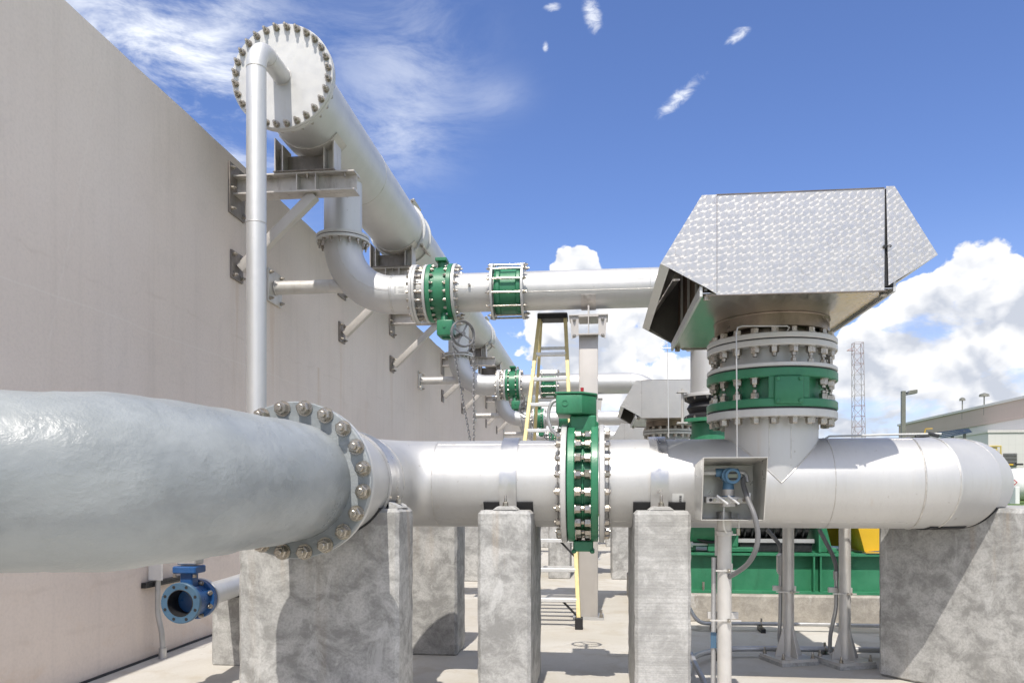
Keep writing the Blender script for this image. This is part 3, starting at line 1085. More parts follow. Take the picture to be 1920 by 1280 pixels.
def butterfly_valve_low(i, dy):
    d = i == 0
    y = PY + dy
    v = thing('butterfly_valve', (-0.09, y, 1.0), f'{ORD[i]} green butterfly valve with gearbox in the low pipe' if i else 'large green butterfly valve with box gearbox standing between two front piers', 'valve', 'green valves in the low pipes')
    part('body', MB().ring((-0.150, y, PZ), (-0.032, y, PZ), 0.335, 0.25, 48), 'green_paint', v)
    part('body_rib', MB().ring((-0.099, y, PZ), (-0.085, y, PZ), 0.35, 0.30, 48), 'green_paint', v)
    for a, b, sgn in ((-0.197, -0.146, 1), (-0.037, 0.014, -1)):
        f = part('flange', MB().ring((a, y, PZ), (b, y, PZ), 0.415, 0.28, 64, 0.006), 'green_paint', v)
        if d:
            bolts(f, (b if sgn > 0 else a, y, PZ), (sgn, 0, 0), 0.3745, 20, 0.052, 0.012, keep=lambda p: p.y < y + 0.1)
    if i > 1:
        return
    nk = MB()
    nk.box(-0.185, 0.002, y - 0.13, y + 0.13, 1.80, 1.94)
    nk.box(-0.20, -0.146, y - 0.10, y + 0.10, 1.72, 1.90)
    nk.box(-0.037, 0.016, y - 0.10, y + 0.10, 1.72, 1.90)
    part('neck', nk, 'green_paint', v, bevel=0.012)
    g = MB()
    pl = [(-0.278, y - 0.20), (-0.098, y - 0.20), (0.002, y - 0.08), (0.002, y + 0.17), (-0.278, y + 0.17)]
    g.prism([(a, b, 1.945) for a, b in pl], (0, 0, 0.135))
    gb = part('gearbox', g, 'green_paint', v, bevel=0.012, seg=2)
    g2 = MB()
    pl2 = [(-0.284, y - 0.206), (-0.096, y - 0.206), (0.008, y - 0.082), (0.008, y + 0.176), (-0.284, y + 0.176)]
    g2.prism([(a, b, 2.082) for a, b in pl2], (0, 0, 0.014))
    part('gearbox_lid', g2, 'green_paint', gb, bevel=0.004)
    part('plug', MB().lathe((-0.215, y - 0.20, 2.02), (0, -1, 0), [(0, 0.0), (0.0, 0.022), (0.006, 0.022), (0.006, 0.016), (0.002, 0.014), (0.002, 0)], 20, False), 'green_paint', gb)
    part('indicator', MB().cyl((-0.10, y - 0.03, 2.096), (-0.10, y - 0.03, 2.145), 0.012, n=12), 'red_plastic', gb)
    bo = MB()
    bo.box(-0.162, -0.022, y - 0.09, y + 0.09, 0.985, 1.06)
    bo.box(-0.172, -0.140, y - 0.10, y + 0.10, 0.972, 1.0)
    bo.box(-0.044, -0.012, y - 0.10, y + 0.10, 0.972, 1.0)
    part('bottom_boss', bo, 'green_paint', v, bevel=0.008)
    if d:
        hw = MB().torus((-0.16, y + 0.42, 2.02), (0, 0.2, 1), 0.13, 0.012, 32, 8)
        hw.cyl((-0.16, y + 0.17, 2.0), (-0.16, y + 0.42, 2.02), 0.016, n=12)
        for q in range(3):
            a = q * 2 * PI / 3
            hw.cyl((-0.16, y + 0.42, 2.02), (-0.16 + 0.13 * math.cos(a), y + 0.42 + 0.127 * math.sin(a), 2.02 - 0.026 * math.sin(a)), 0.009, n=8)
        part('handwheel', hw, 'black_metal', v)
        hp = catmull([(-0.255, y - 0.12, 2.05), (-0.31, y - 0.12, 2.03), (-0.335, y - 0.12, 1.95), (-0.32, y - 0.12, 1.86), (-0.27, y - 0.11, 1.80), (-0.22, y - 0.05, 1.80)], 6)
        part('flexible_hose', MB().sweep(hp, 0.013, 10), 'conduit', v)
        lg = MB()
        for q in range(5):
            lg.bar((-0.093, 5.194, 1.50 - q * 0.022), (-0.093, 5.200, 1.50 - q * 0.022), 0.034 if q % 2 else 0.045, 0.013)


def low_pipe(i, dy):
    d = i == 0
    y = PY + dy
    # left spool: flange towards the camera, elbow, run to the valve
    s = thing('elbow_pipe', (-1.0, y, 1.15), 'silver pipe with elbow from the coated pipe flange to the green valve' if d else f'{ORD[i]} low silver elbow pipe behind the front pipe', 'pipe', 'low silver pipes')
    pth = [V(-1.555, (3.95 if d else 4.6) + dy, PZ)] + arc((-1.135, y - 0.42), 0.42, PI, PI / 2, 16, 'xy', PZ) + [V(-0.22, y, PZ)]
    part('pipe_body', MB().sweep(pth, PR, 64), 'stainless', s, angle=20)
    f = part('flange', MB().ring((-0.242, y, PZ), (-0.203, y, PZ), 0.42, 0.30, 64, 0.005), 'flange_white', s)
    if d:
        bolts(f, (-0.242, y, PZ), (-1, 0, 0), 0.3745, 20, 0.040, 0.006, keep=lambda p: p.y < y + 0.1 and (p.y < y - 0.05 or abs(p.z - PZ) > 0.3))
        part('flange', MB().ring((-1.555, 3.902, PZ), (-1.555, 3.945, PZ), 0.406, 0.28, 64, 0.005), 'flange_white', s)
        part('weld_seam', MB().torus((-1.555, y - 0.62, PZ), (0, 1, 0), PR, 0.006, 64, 6), 'weld', s)
        part('weld_seam', MB().torus((-1.13, y, PZ), (1, 0, 0), PR, 0.003, 64, 6), 'weld', s)
        part('weld_seam', MB().torus((-0.262, y, PZ), (1, 0, 0), PR, 0.007, 64, 6), 'weld', s)
        for ang in (R(62), R(-55)):
            yy, zz = y - PR * math.cos(ang), PZ + PR * math.sin(ang)
            part('weld_seam', MB().cyl((-1.12, yy, zz), (-0.25, yy, zz), 0.0028, n=6), 'weld', s)
    # right spool: tee with riser, mitred elbow
    t = thing('tee_pipe', (1.2, y, 1.15), 'silver pipe with upright tee branch and rounded mitred end on right block' if d else f'{ORD[i]} low silver tee pipe behind the front pipe', 'pipe', 'low silver pipes')
    pth = [V(0.022, y, PZ), V(2.12, y, PZ), V(2.257, y + 0.018, PZ), V(2.461, y + 0.124, PZ), V(2.60, y + 0.306, PZ), V(2.65, y + 0.53, PZ), V(2.65, y + 1.9, PZ)]
    part('pipe_body', MB().sweep(pth, PR, 72), 'stainless', t, angle=9)
    part('riser', MB().cyl((1.208, y, PZ), (1.208, y, 1.90), PR, n=64), 'stainless', t, angle=20)
    f = part('flange', MB().ring((0.020, y, PZ), (0.056, y, PZ), 0.42, 0.30, 64, 0.005), 'flange_white', t)
    f2 = part('flange', MB().ring((1.208, y, 1.892), (1.208, y, 1.944), 0.432, 0.29, 72, 0.005), 'flange_white', t)
    if d:
        bolts(f, (0.056, y, PZ), (1, 0, 0), 0.3745, 20, 0.040, 0.006, keep=lambda p: p.y < y + 0.1 and (p.y < y - 0.05 or abs(p.z - PZ) > 0.3))
        bolts(f2, (1.208, y, 1.892), (0, 0, -1), 0.385, 20, 0.052, 0.0)
        for sg in (-1, 1):
            q = [V(1.208 + sg * PR * math.cos(a), y + PR * math.sin(a), PZ + PR * math.cos(a)) for a in [R(-90 + 6 * j) for j in range(31)]]
            part('weld_seam', MB().sweep(q, 0.005, 6), 'weld', t)
        for x, r in ((2.115, 0.006), (0.085, 0.006), (1.555, 0.003)):
            part('weld_seam', MB().torus((x, y, PZ), (1, 0, 0), PR, r, 64, 6), 'weld', t)
        for (px, py), (nx, ny) in (((2.257, y + 0.018), (1, 0.27)), ((2.461, y + 0.124), (1, 0.9)), ((2.60, y + 0.306), (0.42, 1))):
            part('weld_seam', MB().torus((px, py, PZ), (nx, ny, 0), PR + 0.001, 0.005, 64, 6), 'weld', t)
        for ang, xa, xb in ((R(-57), 1.25, 2.11), (R(-57), 0.09, 1.16), (R(71), 1.56, 2.11)):
            yy, zz = y - PR * math.cos(ang), PZ + PR * math.sin(ang)
            part('weld_seam', MB().cyl((xa, yy, zz), (xb, yy, zz), 0.0028, n=6), 'weld', t)
        for aa in (R(-104), R(-78)):
            xx, yy = 1.208 + PR * math.cos(aa), y + PR * math.sin(aa)
            part('weld_seam', MB().cyl((xx, yy, PZ + 0.16), (xx, yy, 1.89), 0.0028, n=6), 'weld', t)
        # maker's sticker on the front of the pipe
        x0 = 0.505
        st = MB().band((x0 + 0.037, y, PZ), (1, 0, 0), PR + 0.0006, PR + 0.0012, 0.037, R(13), R(30), (0, -1, 0), 8)
        so = part('sticker', st, 'paper', t, label='small white paper sticker with a bar code')
        bc = MB()
        for q in range(13):
            aa = 15.5 + q * 0.95
            bc.band((x0 + 0.054, y, PZ), (1, 0, 0), PR + 0.0013, PR + 0.0017, 0.008, R(aa), R(aa + (0.7 if q % 3 else 0.45)), (0, -1, 0), 1)
        bc.band((x0 + 0.018, y, PZ), (1, 0, 0), PR + 0.0013, PR + 0.0017, 0.010, R(27.6), R(27.2), (0, -1, 0), 1)
        part('bar_code', bc, 'ink', so)
    return t


def stack(i, dy):
    d = i < 1
    y = PY + dy
    X = 1.208
    c = (X, y)
    v = thing('stack_valve', (X, y, 1.948), 'green ring valve with square cover plate under the nearest intake hood' if i == 0 else f'green ring valve under the {ORD[i]} intake hood', 'valve', 'green valves under the hoods')
    part('body', MB().ring((X, y, 1.955), (X, y, 2.20), 0.345, 0.27, 64), 'green_paint', v)
    part('gasket', MB().ring((X, y, 1.945), (X, y, 1.954), 0.425, 0.3, 64, 0.001), 'rubber', v)
    part('gasket', MB().ring((X, y, 2.2065), (X, y, 2.214), 0.425, 0.3, 64, 0.001), 'rubber', v)
    f1 = part('flange', MB().ring((X, y, 1.955), (X, y, 2.010), 0.434, 0.3, 72, 0.006), 'green_paint', v)
    f2 = part('flange', MB().ring((X, y, 2.148), (X, y, 2.206), 0.434, 0.3, 72, 0.006), 'green_paint', v)
    if d:
        nofront = lambda p: not (abs(p.x - 1.22) < 0.165 and p.y < y)
        bolts(f1, (X, y, 2.010), (0, 0, 1), 0.388, 20, 0.050, 0.018, keep=nofront)
        bolts(f2, (X, y, 2.148), (0, 0, -1), 0.388, 20, 0.050, 0.018, keep=nofront)
        web = MB().band((X, y, 2.079), (0, 0, 1), 0.33, 0.43, 0.072, R(-16), R(20), (0.03, -1, 0), 16)
        part('cover_web', web, 'green_paint', v, bevel=0.006)
        cv = part('cover_plate', MB().box(1.135, 1.315, y - 0.452, y - 0.40, 1.968, 2.148), 'green_paint', v, bevel=0.012, seg=2)
        for a in (1.155, 1.295):
            for b in (1.988, 2.128):
                part('cover_bolt', MB().lathe((a, y - 0.452, b), (0, -1, 0), [(0, 0.013), (0.007, 0.013), (0.010, 0.009), (0.010, 0)], 8, False), 'green_paint', cv)
        for aa in (-62, -118):
            pass
    sp = thing('flanged_spool', (X, y, 2.216), 'short white flanged spool above the nearest green ring valve' if i == 0 else f'short white flanged spool below the {ORD[i]} hood', 'pipe spool', 'white spools under the hoods')
    part('spool_body', MB().cyl((X, y, 2.225), (X, y, 2.385), 0.325, n=64), 'flange_white', sp)
    g1 = part('flange', MB().ring((X, y, 2.2155), (X, y, 2.243), 0.432, 0.3, 72, 0.005), 'flange_white', sp)
    g2 = part('flange', MB().ring((X, y, 2.352), (X, y, 2.392), 0.432, 0.3, 72, 0.005), 'flange_white', sp)
    bolts(g1, (X, y, 2.243), (0, 0, 1), 0.388, 20, 0.034, 0.03, detail=d, keep=lambda p: random.random() < 0.45)
    bolts(g2, (X, y, 2.352), (0, 0, -1), 0.388, 20, 0.052, 0.022, detail=d)


def hood(i, dy):
    y = PY + dy
    X = 1.208
    h = thing('intake_hood', (X, y, 2.40), 'large engine-turned steel intake hood nearest the camera at right' if i == 0 else f'{ORD[i]} engine-turned steel intake hood down the row', 'hood', 'steel intake hoods')
    fl = part('neck_flange', MB().ring((X, y, 2.4), (X, y, 2.436), 0.432, 0.28, 72, 0.005), 'flange_white', h)
    part('gasket', MB().ring((X, y, 2.3925), (X, y, 2.3995), 0.424, 0.3, 64, 0.001), 'rubber', h)
    bolts(fl, (X, y, 2.436), (0, 0, 1), 0.388, 20, 0.046, 0.0, detail=i < 1)
    part('neck', MB().cyl((X, y, 2.436), (X, y, 2.56), 0.30, n=64), 'brown_steel', h)
    cl = MB().ring((X, y, 2.482), (X, y, 2.574), 0.380, 0.36, 64)
    cl.torus((X, y, 2.570), (0, 0, 1), 0.381, 0.006, 64, 6)
    part('collar', cl, 'brown_steel', h)
    y0, y1 = y - 0.89, y + 0.89
    T = 0.006
    zb, zt, zm = 2.575, 3.145, 2.755
    xl, xr, xtl, xtr, xbl, xbr = 0.618, 1.700, 0.378, 1.937, 0.612, 1.712
    # underside with a folded rim
    b = MB().box(xbl, xbr, y0 + 0.012, y1 - 0.012, zb, zb + T)
    part('bottom_panel', b, 'swirl_under', h, uv=True)
    part('bottom_rim', MB().box(xbl - 0.004, xbl + 0.012, y0 + 0.004, y1 - 0.004, zb - 0.018, zb + 0.045), 'stainless_matte', h)
    part('bottom_rim', MB().box(xbr - 0.012, xbr + 0.004, y0 + 0.004, y1 - 0.004, zb - 0.018, zb + 0.045), 'stainless_matte', h)
    part('top_panel', MB().box(xl, xr, y0, y1, zt, zt + T), 'swirl_steel', h, uv=True)
    for sg, yy in ((-1, y0), (1, y1)):
        off = 0.010 * sg
        part('front_panel' if sg < 0 else 'back_panel', MB().prism([(0.70, yy, zb - 0.012), (1.648, yy, zb - 0.012), (1.650, yy, zt + 0.003), (0.70, yy, zt + 0.003)], (0, 0.004 * sg, 0)), 'swirl_steel', h, uv=True)
        lp = [(0.704, zb - 0.010), (0.704, zt + 0.004), (xl, zt + 0.004), (xtl, zm), (xbl + 0.03, zb + 0.03)]
        part('wing_panel', MB().prism([(a, yy + off, q) for a, q in lp], (0, 0.003 * sg, 0)), 'swirl_steel', h, uv=True)
        rp = [(1.668, zb + 0.014), (1.655, zt + 0.012), (xr, zt + 0.012), (xtr, zm), (xbr, zb + 0.04)]
        part('wing_panel', MB().prism([(a, yy + off, q) for a, q in rp], (0, 0.003 * sg, 0)), 'swirl_steel', h, uv=True)
        part('seam_backing', MB().box(1.60, 1.70, min(yy, yy - 0.02 * sg), max(yy, yy - 0.02 * sg) - 0.002, zb + 0.012, zt - 0.004), 'rubber', h)
    part('edge_fold', MB().box(0.70, 1.648, y0 - 0.007, y0 + 0.004, zt + 0.003, zt + 0.009), 'brown_steel', h)
    part('edge_fold', MB().box(0.64, 1.66, y0 - 0.007, y0 + 0.010, zb - 0.019, zb - 0.0125), 'brown_steel', h)
    part('panel_joint', MB().box(0.7035, 0.7062, y0 - 0.0135, y0 - 0.004, zb, zt), 'brown_steel', h)
    for xa, xb in ((xl, xtl), (xr, xtr)):
        sl = MB()
        nx = 0.005 if xb > xa else -0.005
        sl.prism([(xa, y0, zt), (xb, y0, zm), (xb - nx, y0, zm), (xa - nx, y0, zt)], (0, y1 - y0, 0))
        part('slope_panel', sl, 'swirl_steel', h, uv=True)
        # lip turned in along the drip edge
        lip = MB()
        sgn = 1 if xb < xa else -1
        lip.prism([(xb, y0, zm), (xb + 0.052 * sgn, y0, zm - 0.026), (xb + 0.052 * sgn, y0, zm - 0.022), (xb, y0, zm + 0.004)], (0, y1 - y0, 0))
        part('drip_lip', lip, 'stainless_matte', h)
        # bird screen panels standing on the rim, with frame bars
        xs = xbl + 0.05 if xb < xa else xbr - 0.05
        nP = 4
        w = (y1 - y0 - 0.06) / nP
        for q in range(nP):
            ya = y0 + 0.03 + q * w
            part('screen', MB().box(xs, xs + 0.006, ya + 0.012, ya + w - 0.012, zb + 0.02, zt - 0.05), 'filter_brown', h)
            part('screen_bar', MB().box(xs - 0.016 * sgn - 0.008, xs - 0.016 * sgn + 0.008, ya - 0.008, ya + 0.008, zb + 0.02, zt - 0.02), 'stainless_matte', h)
    for yy in (y0 + 0.02, y1 - 0.02):
        part('inner_end', MB().prism([(xl + 0.06, yy, zt - 0.01), (xtl + 0.03, yy, zm + 0.01), (xbl + 0.02, yy, zb + 0.03), (xbr - 0.02, yy, zb + 0.03), (xtr - 0.03, yy, zm + 0.01), (xr - 0.06, yy, zt - 0.01)], (0, 0.002, 0)), 'hood_inside', h)
    if i < 2:
        nuts_at(h, [(0.655, y0 + 0.05, zb - 0.002), (1.66, y0 + 0.05, zb - 0.002), (0.655, y1 - 0.06, zb - 0.002)], (0, 0, -1), 0.036, 0.0)
    if i == 0:
        hk = MB().torus((1.668, y0 - 0.018, 2.81), (0, 0.3, 1), 0.012, 0.003, 14, 6)
        hk.bar((1.64, y0 - 0.012, 2.812), (1.66, y0 - 0.012, 2.812), 0.006, 0.016)
        part('latch', hk, 'black_metal', h)


HX, HZ, HR = -2.918, 5.285, 0.38      # high header pipe
BZ, BR = 3.672, 0.216                 # branch pipes
BY = 8.70


def gusset_plate(mb, x, y0, y1, z0, z1, t=0.016):
    mb.box(x, x + t, y0, y1, z0, z1)


def wall_bracket(idx, Y, label, end=False, detail=True):
    b = thing('wall_bracket', (-3.75, Y, 4.0), label, 'bracket', 'steel brackets on the wall')
    up = part('wall_plate', MB().box(-3.758, -3.738, Y - 0.17, Y + 0.17, 4.28, 4.80), 'bracket_dark', b)
    lo = part('wall_plate', MB().box(-3.758, -3.738, Y - 0.13, Y + 0.13, 3.62, 3.91), 'bracket_dark', b)
    if detail:
        nuts_at(up, [(-3.738, Y + a, z) for a in (-0.13, 0.13) for z in (4.33, 4.54, 4.75)], (1, 0, 0), 0.036, 0.02)
        nuts_at(lo, [(-3.738, Y + a, z) for a in (-0.09, 0.09) for z in (3.66, 3.87)], (1, 0, 0), 0.036, 0.02)
    bm_ = MB().ibeam((-3.738, Y, 4.587), (-2.45, Y, 4.587), 0.20, 0.20, 0.016, 0.012)
    be = part('beam', bm_, 'bracket_steel', b)
    for x in (-3.06, -2.86):
        part('stiffener', MB().box(x - 0.006, x + 0.006, Y - 0.096, Y - 0.007, 4.504, 4.67), 'bracket_steel', be)
        part('stiffener', MB().box(x - 0.006, x + 0.006, Y + 0.007, Y + 0.096, 4.504, 4.67), 'bracket_steel', be)
    part('brace', MB().bar((-3.70, Y, 3.735), (-2.90, Y, 4.482), 0.105, 0.105), 'post_paint', b, bevel=0.012, seg=2)
    # saddle: two posts, web and curved plate under the header
    sd = part('saddle_plate', MB().band((HX, Y, HZ), (0, 1, 0), HR + 0.001, HR + 0.013, 0.15, R(-52), R(52), (0, 0, -1), 30), 'bracket_steel', b)
    for x0, x1 in ((-3.285, -3.205), (-2.765, -2.665)):
        pm = MB()
        xo = x0 if x0 < HX else x1
        pm.box(x0, x1, Y - 0.008, Y + 0.008, 4.688, 4.96)
        pm.box(xo - 0.007, xo + 0.007, Y - 0.11, Y + 0.11, 4.688, 5.04)
        xi = x1 if x0 < HX else x0
        pm.box(xi - 0.006, xi + 0.006, Y - 0.11, Y + 0.11, 4.688, 4.965)
        part('saddle_post', pm, 'bracket_steel', b)
    part('saddle_web', MB().box(-3.20, -2.77, Y + 0.02, Y + 0.034, 4.688, 4.90), 'bracket_dark', b)
    part('slide_plate', MB().box(-3.30, -2.65, Y - 0.125, Y + 0.125, 4.6885, 4.698), 'bracket_dark', b)
    if detail:
        nuts_at(be, [(x, Y - 0.06, 4.671) for x in (-3.36, -2.96, -2.56)], (0, 0, -1), 0.03, 0.01)
    return b


def strut(i, dy):
    y = BY + dy
    z = 3.79
    s = thing('wall_strut', (-3.75, y, z), 'round steel strut from the wall to the nearest high elbow' if i == 0 else f'round steel strut from the wall to the {ORD[i]} high elbow', 'strut', 'round wall struts')
    p = part('wall_plate', MB().box(-3.758, -3.733, y - 0.19, y + 0.19, z - 0.19, z + 0.19), 'post_galv', s, bevel=0.004)
    if i < 2:
        nuts_at(p, [(-3.733, y + a, z + b) for a in (-0.15, 0.15) for b in (-0.15, 0.15)], (1, 0, 0), 0.036, 0.02)
    tb = MB().cyl((-3.733, y, z), (-2.62, y, z), 0.078, n=32)
    tb.torus((-3.72, y, z), (1, 0, 0), 0.08, 0.008, 32, 6)
    part('tube', tb, 'post_galv', s)


def branch(i, dy):
    d = i == 0
    y = BY + dy
    fd = i < 2
    drop = thing('drop_spool', (HX, y, 4.3), 'short upright silver outlet under the header with a bolted flange' if d else f'{ORD[i]} upright silver outlet under the header pipe', 'pipe', 'outlets under the header')
    part('pipe_body', MB().cyl((HX, y, HZ - 0.2), (HX, y, 4.36), BR, n=48), 'stainless_matte', drop)
    part('flange', MB().ring((HX, y, 4.325), (HX, y, 4.36), 0.305, 0.2, 48), 'flange_white', drop)
    e = thing('branch_elbow', (HX, y, 3.7), 'large silver elbow turning from the header to the nearest branch pipe' if d else f'silver elbow turning from the header to the {ORD[i]} branch', 'pipe elbow', 'high elbows')
    f = part('flange', MB().ring((HX, y, 4.282), (HX, y, 4.317), 0.305, 0.2, 48), 'flange_white', e)
    part('gasket', MB().ring((HX, y, 4.317), (HX, y, 4.325), 0.30, 0.2, 48, 0.001), 'rubber', e)
    bolts(f, (HX, y, 4.282), (0, 0, -1), 0.27, 16, 0.036, 0.03, detail=d)
    RR = 0.60
    pth = [V(HX, y, 4.283)] + [V(HX + RR - RR * math.cos(a), y, BZ + RR - RR * math.sin(a)) for a in [PI / 2 * j / 18 for j in range(19)]] + [V(-2.06, y, BZ)]
    part('elbow_body', MB().sweep(pth, BR, 48), 'stainless_matte', e, angle=20)
    f = part('flange', MB().ring((-2.075, y, BZ), (-2.043, y, BZ), 0.325, 0.2, 48), 'flange_white', e)
    bolts(f, (-2.075, y, BZ), (-1, 0, 0), 0.29, 20, 0.030, 0.02, detail=False)
    if d:
        for x in (HX + RR, HX + RR + 0.018):
            part('weld_seam', MB().torus((x, y, BZ), (1, 0, 0), BR, 0.004, 48, 6), 'weld', e)
        q = [V(HX + RR - (RR) * math.cos(a) - 0.0, y - BR - 0.001, BZ + RR - RR * math.sin(a)) for a in [PI / 2 * j / 18 for j in range(19)]]
        part('weld_seam', MB().sweep(q, 0.003, 6), 'weld', e)
        stx = MB().band((-2.19, y, BZ), (1, 0, 0), BR + 0.0006, BR + 0.0012, 0.065, R(-14), R(14), (0, -1, 0), 8)
        so = part('sticker', stx, 'paper', e, label='white paper pipe sticker with printed lines')
        lk = MB()
        lk.band((-2.245, y, BZ), (1, 0, 0), BR + 0.0013, BR + 0.0017, 0.005, R(-11), R(11), (0, -1, 0), 4)
        for q, (a0, ln) in enumerate(((-9, 0.03), (-5.5, 0.036), (2, 0.04), (6, 0.03), (9, 0.036))):
            lk.band((-2.175, y, BZ), (1, 0, 0), BR + 0.0013, BR + 0.0017, ln, R(a0), R(a0 + 1.2), (0, -1, 0), 1)
        part('print', lk, 'ink_pale', so)
    # dismantling spool and gear-operated valve
    ds = thing('dismantling_joint', (-1.97, y, BZ - 0.33), 'white bolted dismantling joint left of the nearest high green valve' if d else f'white bolted joint beside the {ORD[i]} high green valve', 'pipe joint', 'bolted joints beside the high valves')
    part('sleeve', MB().cyl((-2.04, y, BZ), (-1.90, y, BZ), 0.232, n=48), 'flange_white', ds)
    f1 = part('flange', MB().ring((-2.041, y, BZ), (-2.010, y, BZ), 0.325, 0.2, 48), 'flange_white', ds)
    f2 = part('flange', MB().ring((-1.925, y, BZ), (-1.893, y, BZ), 0.325, 0.2, 48), 'flange_white', ds)
    bolts(f1, (-2.010, y, BZ), (1, 0, 0), 0.29, 20, 0.030, 0.03, detail=d)
    bolts(f2, (-1.925, y, BZ), (-1, 0, 0), 0.29, 20, 0.030, 0.02, detail=d)
    if fd:
        for q in range(10):
            a = 2 * PI * q / 10 + 0.2
            yy, zz = y + 0.272 * math.cos(a), BZ + 0.272 * math.sin(a)
            part('tie_rod', MB().cyl((-2.0, yy, zz), (-1.92, yy, zz), 0.009, n=8), 'bolt_steel', ds)
    v = thing('gear_valve', (-1.745, y, BZ - 0.5), 'green valve with hanging gearbox and chain wheel on the nearest branch' if d else f'green valve with chain wheel on the {ORD[i]} high branch pipe', 'valve', 'green chain wheel valves')
    part('body', MB().ring((-1.885, y, BZ), (-1.60, y, BZ), 0.285, 0.2, 48), 'green_paint', v)
    f1 = part('flange', MB().ring((-1.888, y, BZ), (-1.838, y, BZ), 0.325, 0.2, 48), 'green_paint', v)
    f2 = part('flange', MB().ring((-1.655, y, BZ), (-1.605, y, BZ), 0.325, 0.2, 48), 'green_paint', v)
    bolts(f1, (-1.838, y, BZ), (1, 0, 0), 0.302, 20, 0.030, 0.012, detail=d)
    bolts(f2, (-1.655, y, BZ), (-1, 0, 0), 0.302, 20, 0.030, 0.012, detail=d)
    cap = MB().cyl((-1.75, y, BZ + 0.27), (-1.75, y, BZ + 0.37), 0.05, n=20)
    cap.box(-1.815, -1.685, y - 0.09, y + 0.09, BZ + 0.35, BZ + 0.39)
    part('top_cap', cap, 'green_paint', v, bevel=0.006)
    gx = MB()
    gx.cyl((-1.70, y - 0.10, BZ - 0.25), (-1.70, y - 0.14, BZ - 0.40), 0.045, n=16)
    part('stem_neck', gx, 'green_paint', v)
    gx = MB().box(-1.755, -1.575, y - 0.30, y - 0.06, 3.135, 3.31)
    gb_ = part('gearbox', gx, 'green_paint', v, bevel=0.018, seg=2)
    gp = MB().cyl((-1.665, y - 0.18, 3.135), (-1.665, y - 0.18, 3.11), 0.05, n=16)
    gp.lathe((-1.67, y - 0.302, 3.235), (0, -1, 0), [(0, 0), (0, 0.017), (0.006, 0.017), (0.006, 0)], 14, False)
    part('gearbox_plug', gp, 'green_paint', gb_)
    wc = V(-1.47, y - 0.27, 3.15)
    wa = V(0.62, -0.78, 0.05)
    hw = MB().torus(wc, wa, 0.14, 0.011, 36, 8)
    hw.torus(wc + wa.normalized() * 0.03, wa, 0.14, 0.006, 36, 6)
    dd, ss, uu = frame(wa)
    for q in range(4):
        a = q * PI / 2 + 0.5
        hw.bar(wc, wc + (ss * math.cos(a) + uu * math.sin(a)) * 0.14, 0.018, 0.010, wa)
    hw.cyl(wc - wa.normalized() * 0.16, wc + wa.normalized() * 0.03, 0.025, n=12)
    hw.sweep([wc + uu * -0.14 + ss * -0.10, wc + uu * -0.20 + ss * -0.06, wc + uu * -0.21 + ss * 0.05, wc + uu * -0.15 + ss * 0.12], 0.011, 8)
    part('chain_wheel', hw, 'chain_steel', v)
    if i < 2:
        for k_, (du, end) in enumerate(((-0.145, (-1.27, y - 0.72, 1.25)), (0.145, (-1.19, y - 0.66, 1.25)))):
            p0 = wc + ss * du
            p1 = V(end)
            L = (p1 - p0).length
            stp = 0.034
            nn = int(L / stp)
            ch = MB()
            for q in range(nn):
                p = p0.lerp(p1, q / nn)
                dn = (p1 - p0).normalized()
                d3, s3, u3 = frame(dn)
                e3 = s3 if q % 2 else u3
                o3 = u3 if q % 2 else s3
                lk = [p + dn * (0.023 * math.cos(t)) + e3 * (0.011 * math.sin(t)) for t in [2 * PI * z / 8 for z in range(9)]]
                ch.sweep(lk, 0.0042, 5, caps=False)
            part('chain', ch, 'chain_steel', v)
    # run from the valve to the restrained coupling
    r1 = thing('branch_pipe', (-1.35, y, BZ - 0.22), 'short silver pipe between the nearest high valve and the ringed coupling' if d else f'short silver pipe right of the {ORD[i]} high valve', 'pipe', 'short branch pipes')
    part('pipe_body', MB().cyl((-1.60, y, BZ), (-1.02, y, BZ), BR, n=48), 'stainless', r1)
    f = part('flange', MB().ring((-1.600, y, BZ), (-1.566, y, BZ), 0.325, 0.2, 48), 'flange_white', r1)
    bolts(f, (-1.566, y, BZ), (1, 0, 0), 0.29, 20, 0.030, 0.02, detail=d)
    if d:
        part('tapping', MB().cyl((-1.40, y - BR + 0.004, BZ + 0.03), (-1.40, y - BR - 0.035, BZ + 0.03), 0.014, n=10), 'bolt_steel', r1)
        part('sticker', MB().band((-1.45, y, BZ), (1, 0, 0), BR + 0.0006, BR + 0.0012, 0.10, R(-16), R(2), (0, -1, 0), 8), 'paper', r1, label='long white paper label wrapped on the pipe')
    cp_ = thing('restrained_coupling', (-0.975, y, BZ - 0.32), 'green pipe coupling ringed with steel tie rods on the nearest branch' if d else f'green coupling with steel tie rods on the {ORD[i]} branch pipe', 'coupling', 'green tie rod couplings')
    part('sleeve', MB().lathe((-1.13, y, BZ), (1, 0, 0), [(0.0, 0.25), (0.03, 0.27), (0.06, 0.27), (0.075, 0.248), (0.24, 0.248), (0.255, 0.27), (0.285, 0.27), (0.315, 0.25), (0.315, 0.218), (0, 0.218)], 40), 'green_paint', cp_)
    for x in (-1.155, -0.815):
        rg = part('end_ring', MB().ring((x - 0.014, y, BZ), (x + 0.014, y, BZ), 0.312, 0.217, 48), 'flange_white', cp_)
        if fd:
            bolts(rg, (x + (0.014 if x > -1 else -0.014), y, BZ), (1 if x > -1 else -1, 0, 0), 0.29, 12, 0.032, 0.016, detail=d)
    if fd:
        for q in range(12):
            a = 2 * PI * (q + 0.5) / 12
            yy, zz = y + 0.29 * math.cos(a), BZ + 0.29 * math.sin(a)
            part('tie_rod', MB().cyl((-1.16, yy, zz), (-0.81, yy, zz), 0.0115, n=8), 'bolt_steel', cp_)
